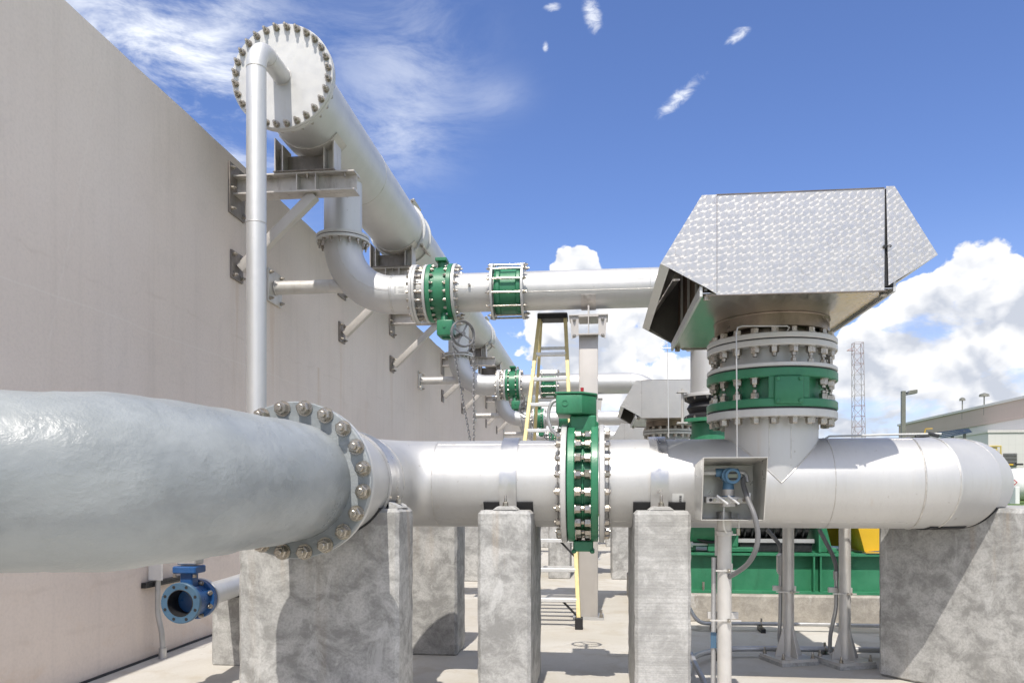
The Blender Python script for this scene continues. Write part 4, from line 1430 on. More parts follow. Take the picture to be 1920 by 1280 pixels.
    # long run, elbow down to the pump
    r2 = thing('branch_drop_pipe', (0.2, y, BZ - 0.22), 'long silver branch pipe passing behind the nearest hood and turning down' if d else f'long silver branch pipe running to the {ORD[i]} hood', 'pipe', 'long branch pipes')
    RR2 = 0.55
    pth = [V(-0.93, y, BZ), V(1.25 - RR2, y, BZ)] + [V(1.25 - RR2 + RR2 * math.sin(a), y, BZ - RR2 + RR2 * math.cos(a)) for a in [PI / 2 * j / 16 for j in range(1, 17)]] + [V(1.25, y, 2.46)]
    part('pipe_body', MB().sweep(pth, BR, 48), 'stainless', r2, angle=20)
    f = part('flange', MB().ring((1.25, y, 2.44), (1.25, y, 2.475), 0.30, 0.19, 48), 'flange_white', r2)
    part('weld_seam', MB().torus((1.25 - RR2, y, BZ), (1, 0, 0), BR, 0.004, 48, 6), 'weld', r2)
    if d:
        part('weld_seam', MB().cyl((-0.8, y - BR * 0.96, BZ - BR * 0.28), (0.68, y - BR * 0.96, BZ - BR * 0.28), 0.0022, n=6), 'weld', r2)
        part('weld_seam', MB().torus((0.585, y, BZ), (1, 0, 0), BR, 0.003, 48, 6), 'weld', r2)
        so = part('sticker', MB().band((0.50, y, BZ), (1, 0, 0), BR + 0.0006, BR + 0.0012, 0.10, R(-34), R(-8), (0, -1, 0), 8), 'paper', r2, label='pale printed pipe sticker beside the hood')
        lk = MB()
        for q, (a0, ln) in enumerate(((-31, 0.07), (-28, 0.05), (-22, 0.06), (-19, 0.06), (-13, 0.04))):
            lk.band((0.48, y, BZ), (1, 0, 0), BR + 0.0013, BR + 0.0017, ln, R(a0), R(a0 + 1.4), (0, -1, 0), 1)
        part('print', lk, 'ink_pale', so)
    # post
    px = -0.085
    p = thing('pipe_post', (px, y, 0), 'square grey steel post carrying the nearest branch pipe' if d else f'square grey steel post carrying the {ORD[i]} branch pipe', 'post', 'square pipe posts')
    part('column', MB().box(px - 0.105, px + 0.105, y - 0.105, y + 0.105, 0.02, 3.13), 'post_paint', p, bevel=0.012, seg=2)
    bp = part('base_plate', MB().box(px - 0.17, px + 0.17, y - 0.17, y + 0.17, 0.0, 0.028), 'stainless_matte', p)
    hd = MB().ibeam((px, y - 0.19, 3.235), (px, y + 0.19, 3.235), 0.21, 0.215, 0.014, 0.011)
    part('cap_beam', hd, 'post_paint', p)
    for sg in (-1, 1):
        w = part('cap_plate', MB().prism([(px + sg * 0.108, y - 0.17, 3.34), (px + sg * 0.20, y - 0.17, 3.34), (px + sg * 0.185, y - 0.17, 3.09), (px + sg * 0.108, y - 0.17, 3.13)], (0, 0.014, 0)), 'post_paint', p)
        if d:
            nuts_at(w, [(px + sg * 0.155, y - 0.17, z) for z in (3.30, 3.12)], (0, -1, 0), 0.03, 0.012)
    tp = MB().box(px - 0.215, px + 0.215, y - 0.19, y + 0.19, 3.3405, 3.353)
    part('top_plate', tp, 'post_paint', p)
    sd = MB().bar((px, y, 3.353), (px, y, 3.46), 0.30, 0.018, (1, 0, 0))
    part('saddle_web', sd, 'post_paint', p)
    part('saddle_plate', MB().band((px, y, BZ), (1, 0, 0), BR + 0.001, BR + 0.012, 0.08, R(-62), R(62), (0, 0, -1), 24), 'bracket_steel', p)
    if d:
        nuts_at(bp, [(px + 0.14, y - 0.13, 0.028)], (0, 0, 1), 0.04, 0.05)


def pump(i, dy):
    y = BY + dy
    d = i == 0
    X = 1.25
    pd = solo('concrete_pad', MB().box(0.42, 4.3, y - 0.13, y + 2.2, -0.01, 0.30), 'concrete_brown', (2.3, y + 1, 0), 'stained low concrete pad under the nearest green pump base' if d else f'low concrete pad under the {ORD[i]} green pump base', 'concrete pad', 'concrete pump pads', bevel=0.02, rough=0.003 if d else 0.0)
    s = thing('pump_skid', (2.2, y + 0.9, 0.30), 'green steel pump base frame on the nearest concrete pad' if d else f'green steel pump base on the {ORD[i]} concrete pad', 'pump base', 'green pump bases')
    for yy in (y + 0.05, y + 1.9):
        part('beam', MB().ibeam((0.62, yy, 0.522), (4.1, yy, 0.522), 0.44, 0.20, 0.026, 0.016), 'green_paint', s)
    for x in (0.64, 2.0, 3.9):
        part('cross_beam', MB().box(x - 0.05, x + 0.05, y + 0.15, y + 1.8, 0.34, 0.72), 'green_paint', s)
    if d:
        for x in (1.47, 2.34, 2.41):
            part('stiffener', MB().box(x - 0.008, x + 0.008, y - 0.045, y + 0.04, 0.33, 0.715), 'green_paint', s)
        for x in (1.17, 3.4):
            part('anchor_bolt', MB().cyl((x, y - 0.02, 0.328), (x, y - 0.02, 0.42), 0.014, n=10), 'bolt_steel', s)
    part('deck_plate', MB().box(0.66, 4.06, y + 0.15, y + 1.8, 0.735, 0.752), 'green_paint', s)
    if i > 0:
        return
    p = thing('pump', (X, y + 0.2, 0.75), 'green pump casing with upright nozzle behind the nearest stack', 'pump')
    part('nozzle', MB().lathe((X, y, 1.5), (0, 0, 1), [(0, 0.30), (0.35, 0.26), (0.55, 0.205), (0.66, 0.205), (0.66, 0.0)], 40, False), 'green_paint', p)
    f = part('nozzle_flange', MB().ring((X, y, 2.165), (X, y, 2.205), 0.30, 0.15, 48), 'green_paint', p)
    part('casing', MB().lathe((X - 0.30, y + 0.25, 1.25), (1, 0, 0), [(0, 0), (0, 0.36), (0.1, 0.46), (0.5, 0.46), (0.6, 0.36), (0.6, 0)], 40, False), 'green_paint', p)
    for x in (X - 0.22, X + 0.16):
        part('foot', MB().box(x, x + 0.07, y + 0.05, y + 0.5, 0.752, 1.0), 'green_paint', p, bevel=0.008)
    part('foot_plate', MB().box(X + 0.20, X + 0.46, y - 0.03, y + 0.3, 0.752, 0.80), 'green_paint', p, bevel=0.006)
    part('jack_bolt', MB().cyl((X - 0.19, y + 0.02, 0.83), (X - 0.02, y + 0.02, 0.83), 0.016, n=10).cyl((X - 0.21, y + 0.02, 0.83), (X - 0.19, y + 0.02, 0.83), 0.034, n=6), 'white_paint', p)
    part('jack_block', MB().box(X - 0.03, X + 0.06, y - 0.02, y + 0.08, 0.752, 0.87), 'green_paint', p, bevel=0.008)
    part('cable', MB().sweep(catmull([(X - 0.22, y + 0.0, 1.4), (X - 0.22, y - 0.02, 1.1), (X - 0.18, y - 0.02, 0.93), (X - 0.05, y - 0.02, 0.86), (X + 0.1, y, 0.86)], 8), 0.018, 8), 'rubber', p)
    part('bearing_pedestal', MB().box(X + 0.19, X + 0.30, y + 0.0, y + 0.5, 0.80, 1.35), 'green_paint', p, bevel=0.012)
    m = thing('pump_motor', (2.3, y + 0.3, 0.75), 'black ribbed motor on the green pump base', 'motor')
    mm = MB().cyl((1.60, y + 0.36, 1.16), (2.33, y + 0.36, 1.16), 0.30, n=40)
    part('motor_body', mm, 'black_metal', m)
    for q in range(9):
        x = 1.63 + q * 0.078
        part('cooling_fin', MB().ring((x, y + 0.36, 1.16), (x + 0.02, y + 0.36, 1.16), 0.34, 0.28, 32), 'black_metal', m)
    part('foot_rail', MB().box(1.56, 2.37, y + 0.06, y + 0.12, 0.85, 0.89), 'stainless_matte', m)
    part('foot_block', MB().box(1.58, 2.35, y + 0.08, y + 0.62, 0.752, 0.845), 'black_metal', m)
    q = thing('pump_pedestal', (2.45, y + 0.3, 0.75), 'green bracket pedestal right of the black motor', 'pedestal')
    part('plate', MB().box(2.40, 2.422, y + 0.0, y + 0.5, 0.752, 1.3), 'green_paint', q)
    part('rib', MB().prism([(2.422, y + 0.05, 0.752), (2.56, y + 0.05, 0.752), (2.45, y + 0.05, 1.2), (2.422, y + 0.05, 1.2)], (0, 0.03, 0)), 'green_paint', q)
    part('bolt_lug', MB().box(2.50, 2.58, y - 0.03, y + 0.05, 0.752, 0.80), 'green_paint', q, bevel=0.006)
    g = thing('coupling_guard', (2.610, y + 0.3, 0.75), 'bright yellow sheet metal coupling guard on the green base', 'guard')
    part('side_plate', MB().prism([(2.46, y + 0.60, 0.80), (3.05, y + 0.60, 0.765), (3.0, y + 0.60, 1.30), (2.48, y + 0.60, 1.30)], (0, 0.012, 0)), 'yellow_paint', g)
    part('top_plate', MB().box(2.46, 3.40, y - 0.02, y + 0.9, 1.302, 1.312), 'yellow_paint', g)  # overhang added so that the side plate behind falls in shade
    part('front_plate', MB().prism([(2.870, y - 0.02, 0.765), (3.110, y - 0.02, 0.785), (3.110, y - 0.02, 1.30), (2.730, y - 0.02, 1.30)], (0, 0.012, 0)), 'yellow_paint', g)
    part('fold_plate', MB().prism([(3.115, y - 0.018, 0.785), (3.390, y + 0.10, 0.765), (3.390, y + 0.10, 1.30), (3.115, y - 0.018, 1.30)], (0, 0.012, 0)), 'yellow_paint', g)
    part('base_strip', MB().box(2.87, 3.41, y - 0.06, y + 0.05, 0.7525, 0.762), 'yellow_paint', g)
    part('link_plate', MB().prism([(2.860, y + 0.592, 0.765), (2.870, y - 0.006, 0.765), (2.730, y - 0.006, 1.30), (2.720, y + 0.592, 1.30)], (0.01, 0, 0)), 'yellow_paint', g)
    j = thing('expansion_joint', (X, y, 2.205), 'black rubber expansion joint with steel tie rods above the pump nozzle', 'expansion joint')
    part('bellows', MB().lathe((X, y, 2.206), (0, 0, 1), [(0, 0.28), (0.03, 0.28), (0.06, 0.225), (0.12, 0.255), (0.175, 0.225), (0.205, 0.28), (0.234, 0.28)], 40, False), 'rubber', j)
    lugs = []
    for a in (R(200), R(320), R(80)):
        cx, cy = X + 0.335 * math.cos(a), y + 0.335 * math.sin(a)
        part('tie_rod', MB().cyl((cx, cy, 2.12), (cx, cy, 2.53), 0.014, n=10), 'post_galv', j)
        for z in (2.15, 2.485):
            part('rod_lug', MB().box(cx - 0.06, cx + 0.05, cy - 0.05, cy + 0.05, z, z + 0.016), 'post_galv', j)
    bolts(j, (X, y, 2.44), (0, 0, -1), 0.268, 12, 0.03, 0.01)
    bolts(j, (X, y, 2.205), (0, 0, 1), 0.268, 12, 0.03, 0.01)
    sn = thing('drop_sensor', (X - 0.24, y - 0.05, 2.85), 'small white sensor with thin tubing on the pipe below the hood', 'sensor')
    part('sensor_body', MB().lathe((1.055, y - 0.1, 2.98), (-1, 0, 0), [(0, 0.03), (0.04, 0.045), (0.07, 0.045), (0.08, 0.03), (0.11, 0.022), (0.11, 0)], 16, False), 'white_paint', sn)
    tt = catmull([(0.95, y - 0.1, 2.98), (0.80, y - 0.1, 2.98), (0.70, y - 0.1, 2.985), (0.76, y - 0.08, 3.03), (0.775, y - 0.08, 2.95), (0.79, y - 0.08, 2.0)], 5)
    part('tubing', MB().sweep(tt, 0.005, 6), 'aluminium', sn)


def unit(i):
    dy = i * PITCH
    nm = ORD[i]
    low_pipe(i, dy)
    butterfly_valve_low(i, dy)
    stack(i, dy)
    hood(i, dy)
    branch(i, dy)
    strut(i, dy)
    if i < 2:
        pump(i, dy)
    if i == 0:
        bk = pier(dy, -2.17, -1.17, 4.50, 4.88, 1.305, 'concrete_pier', 'wide grey concrete block below the coated pipe flange')
        yc = 4.69
        part('bearing_pad', MB().band((-1.555, yc, PZ), (0, 1, 0), PR - 0.005, PR + 0.012, 0.20, R(-60), R(60), (0, 0, -1), 40), 'rubber', bk)
        sp_ = part('strap', MB().band((-1.555, yc - 0.02, PZ), (0, 1, 0), PR + 0.001, PR + 0.017, 0.10, R(-122), R(122), (0, 0, 1), 48), 'strap_steel', bk)
        part('strap_foot', MB().prism([(-1.245, yc - 0.14, 1.306), (-1.185, yc - 0.14, 1.306), (-1.20, yc - 0.14, 1.325), (-1.245, yc - 0.14, 1.345)], (0, 0.25, 0)), 'concrete_board', bk)
        nuts_at(sp_, [(-1.215, yc - 0.02, 1.332)], (0, 0, 1), 0.032, 0.02)
        pier(dy, -1.95, -1.19, 6.55, 6.98, 1.18, 'concrete_pier', 'shaded concrete block standing behind the wide flange block')
        pier(dy, -0.778, -0.426, 5.03, 6.0, 1.282, 'concrete_pier', 'swirl-marked concrete pier left of the big green valve', -0.60)
        pier(dy, 0.246, 0.604, 5.03, 6.05, 1.282, 'concrete_board', 'concrete pier with horizontal board lines right of the big green valve', 0.42)
    elif i < 3:
        pier(dy, -2.17, -1.17, 4.50, 4.88, 1.305, 'concrete_pier', f'wide concrete block of the {nm} row seen far between piers')
        pier(dy, -0.778, -0.426, 5.03, 6.0, 1.282, 'concrete_pier', f'{nm} left concrete pier seen beyond the ladder foot', -0.60)
        pier(dy, 0.246, 0.604, 5.03, 6.05, 1.282, 'concrete_pier', f'{nm} right concrete pier seen beyond the ladder foot', 0.42)
    tb = thing('thrust_block', (2.7, 6.0 + dy, 0), 'big angled concrete block under the mitred pipe end at right' if i == 0 else f'angled concrete block under the {nm} pipe end', 'concrete block', 'angled concrete blocks')
    q = [(2.145, 6.21), (3.34, 4.67), (4.6, 5.6), (3.3, 7.1)]
    part('block_body', MB().prism([(a, b + dy, -0.01) for a, b in q], (0, 0, 1.304)), 'concrete_pier', tb, bevel=0.03, rough=0.0035 if i == 0 else 0.0)
    if i == 0:
        pd = MB()
        pth = [V(2.20, PY + 0.005, PZ), V(2.257, PY + 0.018, PZ), V(2.461, PY + 0.124, PZ), V(2.60, PY + 0.306, PZ), V(2.65, PY + 0.53, PZ), V(2.65, PY + 1.0, PZ)]
        # low half of a liner between pipe and block
        for (a, b) in zip(pth[:-1], pth[1:]):
            mid = (a + b) / 2
            pd.band(mid, b - a, PR + 0.001, PR + 0.008, (b - a).length / 2, R(-20 if b.x < 2.5 else -58), R(56 if b.x < 2.5 else 58), (0, 0, -1), 24)
        part('bearing_pad', pd, 'rubber', tb)


for i in range(4):
    unit(i)

# ================================================================== high header pipe on the wall
hp = thing('header_pipe', (HX, 7.0, HZ - HR), 'big silver header pipe along the wall with round bolted blind flange', 'pipe')
segs = [(7.0, 11.16), (11.16, 18.75), (18.75, 26.3), (26.3, 33.9), (33.9, 40.0)]
for q, (a, b) in enumerate(segs):
    part('pipe_body', MB().cyl((HX, a, HZ), (HX, b, HZ), HR, n=64), 'stainless_matte', hp, angle=20)
    if q < 3:
        for yy in (a + 2.2, a + 4.6):
            if yy < b - 0.5:
                part('weld_seam', MB().torus((HX, yy, HZ), (0, 1, 0), HR, 0.004, 64, 6), 'weld', hp)
bf = part('blind_flange', MB().lathe((HX, 6.945, HZ), (0, 1, 0), [(0, 0), (0, 0.484), (0.006, 0.490), (0.030, 0.490), (0.036, 0.484), (0.036, 0)], 96, False), 'flange_white', hp)
part('flange', MB().ring((HX, 6.987, HZ), (HX, 7.03, HZ), 0.490, 0.37, 96, 0.006), 'flange_white', hp)
part('gasket', MB().ring((HX, 6.981, HZ), (HX, 6.987, HZ), 0.482, 0.37, 64, 0.001), 'rubber', hp)
bolts(bf, (HX, 6.945, HZ), (0, -1, 0), 0.452, 28, 0.046, 0.034)
bolts(hp, (HX, 7.03, HZ), (0, 1, 0), 0.452, 28, 0.046, 0.03, keep=lambda p: p.x > HX - 0.1 and p.z < HZ + 0.1)
for q, yy in enumerate((11.16, 18.75, 26.3, 33.9)):
    c = thing('pipe_coupling', (HX, yy, HZ - HR), f'{ORD[q]} clamp coupling around the big header pipe', 'coupling', 'clamp couplings on the header')
    part('sleeve', MB().ring((HX, yy + 0.02, HZ), (HX, yy + 0.40, HZ), HR + 0.018, HR + 0.002, 64), 'stainless_matte', c)
    for z in (yy, yy + 0.385):
        part('clamp_ring', MB().ring((HX, z, HZ), (HX, z + 0.035, HZ), HR + 0.045, HR + 0.003, 64), 'stainless_matte', c)
    for a in (R(-35), R(60)):
        cx, cz = HX + (HR + 0.075) * math.cos(a), HZ + (HR + 0.075) * math.sin(a)
        part('clamp_lug', MB().bar((cx, yy - 0.02, cz), (cx, yy + 0.44, cz), 0.09, 0.02, (-math.sin(a), 0, math.cos(a))), 'bracket_steel', c)
        if q < 2:
            nuts_at(c, [(cx, yy - 0.02, cz)], (0, -1, 0), 0.04, 0.02)

n_b = 0
wall_bracket(0, 7.75, 'steel wall bracket nearest the blind flange carrying the header end', True)
WORDS = ['second', 'third', 'fourth', 'fifth', 'sixth', 'seventh', 'eighth']
for q in range(3):
    for base_y in (11.12, 13.95):
        wall_bracket(q + 1, base_y + q * PITCH, f'{WORDS[n_b]} steel bracket along the wall under the header pipe', False, q == 0)
        n_b += 1

# ================================================================== drain line and blue valve
dp = thing('drain_pipe', (HX, 6.4, 0.66), 'slim silver vertical drain pipe from the blind flange down the wall', 'pipe')
DX, DY, DZ = HX, 6.40, 0.648
pth = [V(DX, 6.946, HZ), V(DX, DY + 0.23, HZ)] + [V(DX, DY + 0.23 - 0.23 * math.sin(a), HZ - 0.23 + 0.23 * math.cos(a)) for a in [PI / 2 * j / 12 for j in range(1, 13)]]
pth += [V(DX, DY, DZ + 0.23)] + [V(DX, DY - 0.23 + 0.23 * math.cos(a), DZ + 0.23 - 0.23 * math.sin(a)) for a in [PI / 2 * j / 12 for j in range(1, 13)]]
pth += [V(DX + 0.10, 5.29, DZ)]
part('pipe_body', MB().sweep(pth, 0.084, 40), 'stainless_matte', dp, angle=20)
for p, ax in (((DX, DY + 0.23, HZ), (0, 1, 0)), ((DX, DY, HZ - 0.23), (0, 0, 1)), ((DX, DY, 3.72), (0, 0, 1)), ((DX, DY, 1.2), (0, 0, 1))):
    part('weld_seam', MB().torus(p, ax, 0.084, 0.0035, 40, 6), 'weld', dp)
part('stub_weld', MB().torus((DX, 6.944, HZ), (0, 1, 0), 0.085, 0.007, 40, 6), 'weld', dp)
part('flange', MB().ring((DX + 0.102, 5.24, DZ), (DX + 0.100, 5.27, DZ), 0.142, 0.07, 40), 'stainless_matte', dp)
bv = thing('blue_valve', (-2.84, 5.05, 0.5), 'small open-ended blue butterfly valve below the coated pipe', 'valve')
bx = -2.815
part('front_flange', MB().ring((bx, 4.985, DZ), (bx, 5.02, DZ), 0.140, 0.093, 48), 'blue_light', bv)
part('rear_flange', MB().ring((bx, 5.185, DZ), (bx, 5.235, DZ), 0.140, 0.08, 48), 'blue_paint', bv)
part('body', MB().ring((bx, 5.02, DZ), (bx, 5.19, DZ), 0.112, 0.092, 48), 'blue_paint', bv)
part('disc', MB().lathe((bx + 0.0, 5.13, DZ), (0.15, -1, 0), [(-0.01, 0), (-0.01, 0.085), (0.01, 0.085), (0.02, 0.03), (0.02, 0)], 32, False), 'blue_paint', bv)
part('seat_liner', MB().ring((bx, 4.983, DZ), (bx, 5.20, DZ), 0.0925, 0.088, 40, 0.001), 'rubber', bv)
for q in range(8):
    a = 2 * PI * (q + 0.5) / 8
    part('bolt_hole', MB().cyl((bx + 0.117 * math.cos(a), 4.9835, DZ + 0.117 * math.sin(a)), (bx + 0.117 * math.cos(a), 4.99, DZ + 0.117 * math.sin(a)), 0.011, n=12), 'rubber', bv)
bolts(bv, (bx, 5.185, DZ), (0, -1, 0), 0.122, 8, 0.026, 0.01)
part('stem_neck', MB().box(bx - 0.045, bx + 0.045, 5.06, 5.15, DZ + 0.10, DZ + 0.20), 'blue_paint', bv, bevel=0.008)
part('top_flange', MB().box(bx - 0.085, bx + 0.085, 5.03, 5.18, DZ + 0.195, DZ + 0.245), 'blue_paint', bv, bevel=0.008)
gr = MB().box(bx - 0.065, bx + 0.075, 5.05, 5.17, DZ + 0.255, DZ + 0.31)
gr.cyl((bx + 0.02, 5.06, DZ + 0.32), (bx + 0.13, 5.06, DZ + 0.34), 0.03, n=14)
part('gear_operator', gr, 'conduit', bv, bevel=0.008)
part('lever', MB().cyl((bx + 0.10, 5.06, DZ + 0.335), (bx + 0.17, 5.05, DZ + 0.345), 0.014, n=10).bar((bx - 0.14, 5.1, DZ + 0.30), (bx - 0.07, 5.1, DZ + 0.305), 0.04, 0.015), 'black_metal', bv)
part('operator_bolts', MB().cyl((bx - 0.07, 5.04, DZ + 0.19), (bx - 0.07, 5.04, DZ + 0.17), 0.014, n=6).cyl((bx + 0.075, 5.04, DZ + 0.19), (bx + 0.075, 5.04, DZ + 0.17), 0.014, n=6), 'bolt_steel', bv)
pb = thing('pipe_block', (-2.8, 6.2, 0), 'small concrete block holding up the blue valve drain pipe', 'concrete block')
part('block_body', MB().box(-3.11, -2.60, 5.98, 6.35, -0.01, 0.575), 'concrete_pier', pb, bevel=0.018)
part('bearing_pad', MB().band((DX + 0.03, 6.1, DZ), (0, 1, 0), 0.0845, 0.094, 0.13, R(-70), R(70), (0, 0, -1), 14), 'rubber', pb)
part('strap_plate', MB().box(-2.99, -2.76, 6.0, 6.3, 0.5755, 0.585), 'white_paint', pb)

# ================================================================== ladder
ld = thing('step_ladder', (-0.35, 8.6, 0), 'tall yellow fibreglass step ladder with white metal treads', 'ladder')
LT_L, LT_R = at(1012, 588, 9.15), at(1060, 588, 9.15)
ztop = LT_L.z
FR = at(1085.5, 1172, 7.98)
FR.z = 0.05
wb = 0.78
FL = V(FR.x - wb, FR.y, 0.05)
LT_L = V(-0.665, 9.12, 3.47)
LT_R = V(-0.362, 9.12, 3.47)
RT_L, RT_R = V(-0.655, 9.24, 3.47), V(-0.372, 9.24, 3.47)
RL, RRt = V(FL.x + 0.03, 10.25, 0.05), V(FR.x - 0.03, 10.25, 0.05)
for a, b in ((FL, LT_L), (FR, LT_R)):
    rl = MB().bar(a, b, 0.042, 0.075, (0, 1, 0))
    part('front_rail', rl, 'fibreglass', ld, bevel=0.004)
for a, b in ((RL, RT_L), (RRt, RT_R)):
    part('rear_rail', MB().bar(a, b, 0.034, 0.06, (0, 1, 0)), 'fibreglass', ld, bevel=0.004)
for q in range(1, 11):
    z = 0.302 * q
    t = (z - 0.05) / (LT_L.z - 0.05)
    a, b = FL.lerp(LT_L, t), FR.lerp(LT_R, t)
    part('tread', MB().box(a.x + 0.006, b.x - 0.006, a.y - 0.045, a.y + 0.04, z - 0.036, z), 'aluminium', ld, bevel=0.004)
    if q not in (2, 4, 7):
        t2 = (z + 0.12 - 0.05) / (RT_L.z - 0.05)
        a2, b2 = RL.lerp(RT_L, t2), RRt.lerp(RT_R, t2)
        part('rear_rung', MB().box(a2.x, b2.x, a2.y - 0.012, a2.y + 0.012, a2.z - 0.018, a2.z + 0.018), 'aluminium', ld)
part('top_cap', MB().box(-0.690, -0.335, 9.06, 9.32, 3.44, 3.51), 'rubber', ld, bevel=0.012)
for f in (FL, FR, RL, RRt):
    part('foot', MB().box(f.x - 0.04, f.x + 0.04, f.y - 0.055, f.y + 0.055, 0.0, 0.12), 'rubber', ld, bevel=0.006)
for f, t0, sg in ((FR, LT_R, -1), (FL, LT_L, 1)):
    for z in (0.30, 0.91):
        t = (z - 0.05) / 3.42
        t2 = (z - 0.19 - 0.05) / 3.42
        p = f.lerp(t0, t)
        q2 = f.lerp(t0, max(0.02, t2))
        part('knee_brace', MB().bar((p.x + sg * 0.16, p.y + 0.02, z - 0.03), (q2.x + sg * 0.01, q2.y + 0.02, q2.z), 0.03, 0.012), 'rubber' , ld)

# ================================================================== instrument stand in front of the tee
iy = 4.98
st = thing('instrument_stand', (at(1358, 1280, iy).x, iy, 0), 'open-front steel instrument shelter on a round post before the tee', 'instrument stand')
SX = at(1358, 1100, iy).x
part('post', MB().cyl((SX, iy, 0.012), (SX, iy, 1.28), 0.044, n=28), 'post_galv', st)
part('base_plate', MB().box(SX - 0.13, SX + 0.13, iy - 0.13, iy + 0.13, 0.0, 0.016), 'post_galv', st)
fY, kY = 4.62, 5.03
A = at(1319, 860, fY)
B = at(1440, 857, fY)
C = at(1431, 975, fY + 0.08)
D = at(1313, 976, fY + 0.08)
x0, x1 = A.x, B.x
zt, zb = at(1380, 858, fY).z, at(1380, 975, fY + 0.06).z
zk = zt - 0.03
bpn = part('back_panel', MB().box(x0 + 0.004, x1 - 0.004, kY, kY + 0.003, zb, zk), 'enclosure', st)
part('roof_panel', MB().prism([(x0, fY, zt), (x1, fY, zt), (x1, kY + 0.004, zk), (x0, kY + 0.004, zk)], (0, 0, 0.004)), 'enclosure', st)
for xx in (x0, x1 - 0.004):
    part('side_panel', MB().prism([(xx, fY, zt - 0.001), (xx, kY + 0.003, zk - 0.001), (xx, kY + 0.003, zb), (xx, fY + 0.10, zb)], (0.004, 0, 0)), 'enclosure', st)
part('tray', MB().box(x0 + 0.004, x1 - 0.004, fY + 0.13, kY, zb - 0.003, zb), 'enclosure', st)
npz = at(1360, 866, kY)
np_ = part('nameplate', MB().box(npz.x - 0.042, npz.x + 0.042, kY - 0.003, kY - 0.0005, npz.z - 0.016, npz.z + 0.014), 'rubber', st, label='black nameplate with small yellow letters')
lt = MB()
for q in range(6):
    if q != 2:
        lt.box(npz.x - 0.020 + q * 0.008, npz.x - 0.015 + q * 0.008, kY - 0.004, kY - 0.0032, npz.z - 0.004, npz.z + 0.004)
part('lettering', lt, 'label_yellow', np_)
part('post_clamp', MB().ring((SX, iy, 1.13), (SX, iy, 1.16), 0.052, 0.044, 24).box(SX - 0.05, SX + 0.05, iy + 0.03, iy + 0.06, 1.0, 1.18), 'post_galv', st)
for z, w in ((0.62, 0.19), (0.93, 0.12)):
    part('strut_channel', MB().box(SX - w / 2, SX + w / 2, iy + 0.045, iy + 0.075, z - 0.02, z + 0.02), 'post_galv', st)
    part('clamp_rod', MB().box(SX - w / 2, SX + w / 2, iy - 0.054, iy - 0.046, z - 0.02, z - 0.012), 'post_galv', st)
    nuts_at(st, [(SX + 0.02, iy - 0.05, z - 0.016)], (0, -1, 0), 0.018, 0.006)
part('riser_conduit', MB().sweep(catmull([(SX - 0.065, iy + 0.03, 0.02), (SX - 0.062, iy + 0.03, 0.4), (SX - 0.06, iy + 0.03, 0.70), (SX - 0.058, iy + 0.03, 0.99)], 5), 0.0165, 12), 'conduit', st)
part('cable_tag', MB().box(SX - 0.083, SX - 0.047, iy + 0.0065, iy + 0.0105, 0.42, 0.52), 'blue_light', st)

ty = 4.86
tr = thing('pressure_transmitter', (at(1368, 940, ty).x, ty, 1.2), 'blue pressure transmitter with round display inside the steel shelter', 'transmitter')
hc = at(1366, 891, ty)
hd_ = MB().lathe((hc.x, ty + 0.055, hc.z), (0, -1, 0), [(0, 0), (0, 0.038), (0.008, 0.046), (0.10, 0.046), (0.10, 0.0)], 32, False)
hd_.cyl((hc.x - 0.075, ty + 0.015, hc.z + 0.018), (hc.x + 0.06, ty + 0.015, hc.z + 0.018), 0.026, n=20)
hd_.cyl((hc.x, ty + 0.01, hc.z - 0.03), (hc.x, ty + 0.01, hc.z - 0.085), 0.030, 0.036, 20)
head = part('housing', hd_, 'transmitter_blue', tr)
part('bezel', MB().ring((hc.x + 0.016, ty - 0.062, hc.z - 0.004), (hc.x + 0.016, ty - 0.045, hc.z - 0.004), 0.048, 0.031, 32), 'transmitter_blue', head)
part('display', MB().cyl((hc.x + 0.016, ty - 0.047, hc.z - 0.004), (hc.x + 0.016, ty - 0.055, hc.z - 0.004), 0.0312, n=28), 'lcd', head)
part('display_mask', MB().box(hc.x - 0.008, hc.x + 0.040, ty - 0.0585, ty - 0.0555, hc.z - 0.028, hc.z - 0.016).box(hc.x - 0.008, hc.x + 0.040, ty - 0.0585, ty - 0.0555, hc.z + 0.008, hc.z + 0.020), 'black_metal', head)
part('module_neck', MB().cyl((hc.x, ty + 0.01, hc.z - 0.085), (hc.x, ty + 0.01, hc.z - 0.125), 0.037, n=24), 'bracket_steel', tr)
part('module_band', MB().cyl((hc.x, ty + 0.01, hc.z - 0.124), (hc.x, ty + 0.01, hc.z - 0.131), 0.039, n=24), 'transmitter_blue', tr)
part('sensor_flange', MB().lathe((hc.x, ty + 0.01, hc.z - 0.131), (0, 0, -1), [(0, 0), (0, 0.036), (0.015, 0.05), (0.06, 0.05), (0.06, 0)], 8, False), 'post_galv', tr)
mz = at(1362, 936, ty).z
mx0, mx1 = at(1322, 936, ty).x, at(1402, 936, ty).x
mf = part('manifold', MB().box(mx0, mx1, ty - 0.04, ty + 0.05, mz - 0.022, mz + 0.018), 'post_galv', tr, bevel=0.004)
part('port', MB().cyl((mx0 + 0.028, ty - 0.041, mz - 0.002), (mx0 + 0.028, ty - 0.035, mz - 0.002), 0.010, n=14), 'rubber', mf)
for xx, dx_, dz_ in ((mx0 + 0.09, 0.032, -0.026), (mx1 - 0.10, 0.032, -0.026), (mx1 - 0.006, 0.002, 0.042)):
    hl = MB().cyl((xx, ty - 0.04, mz), (xx, ty - 0.085, mz), 0.008, n=12)
    hl.cyl((xx - dx_, ty - 0.088, mz - dz_), (xx + dx_, ty - 0.088, mz + dz_), 0.0065, n=10)
    part('valve_handle', hl, 'aluminium', mf)
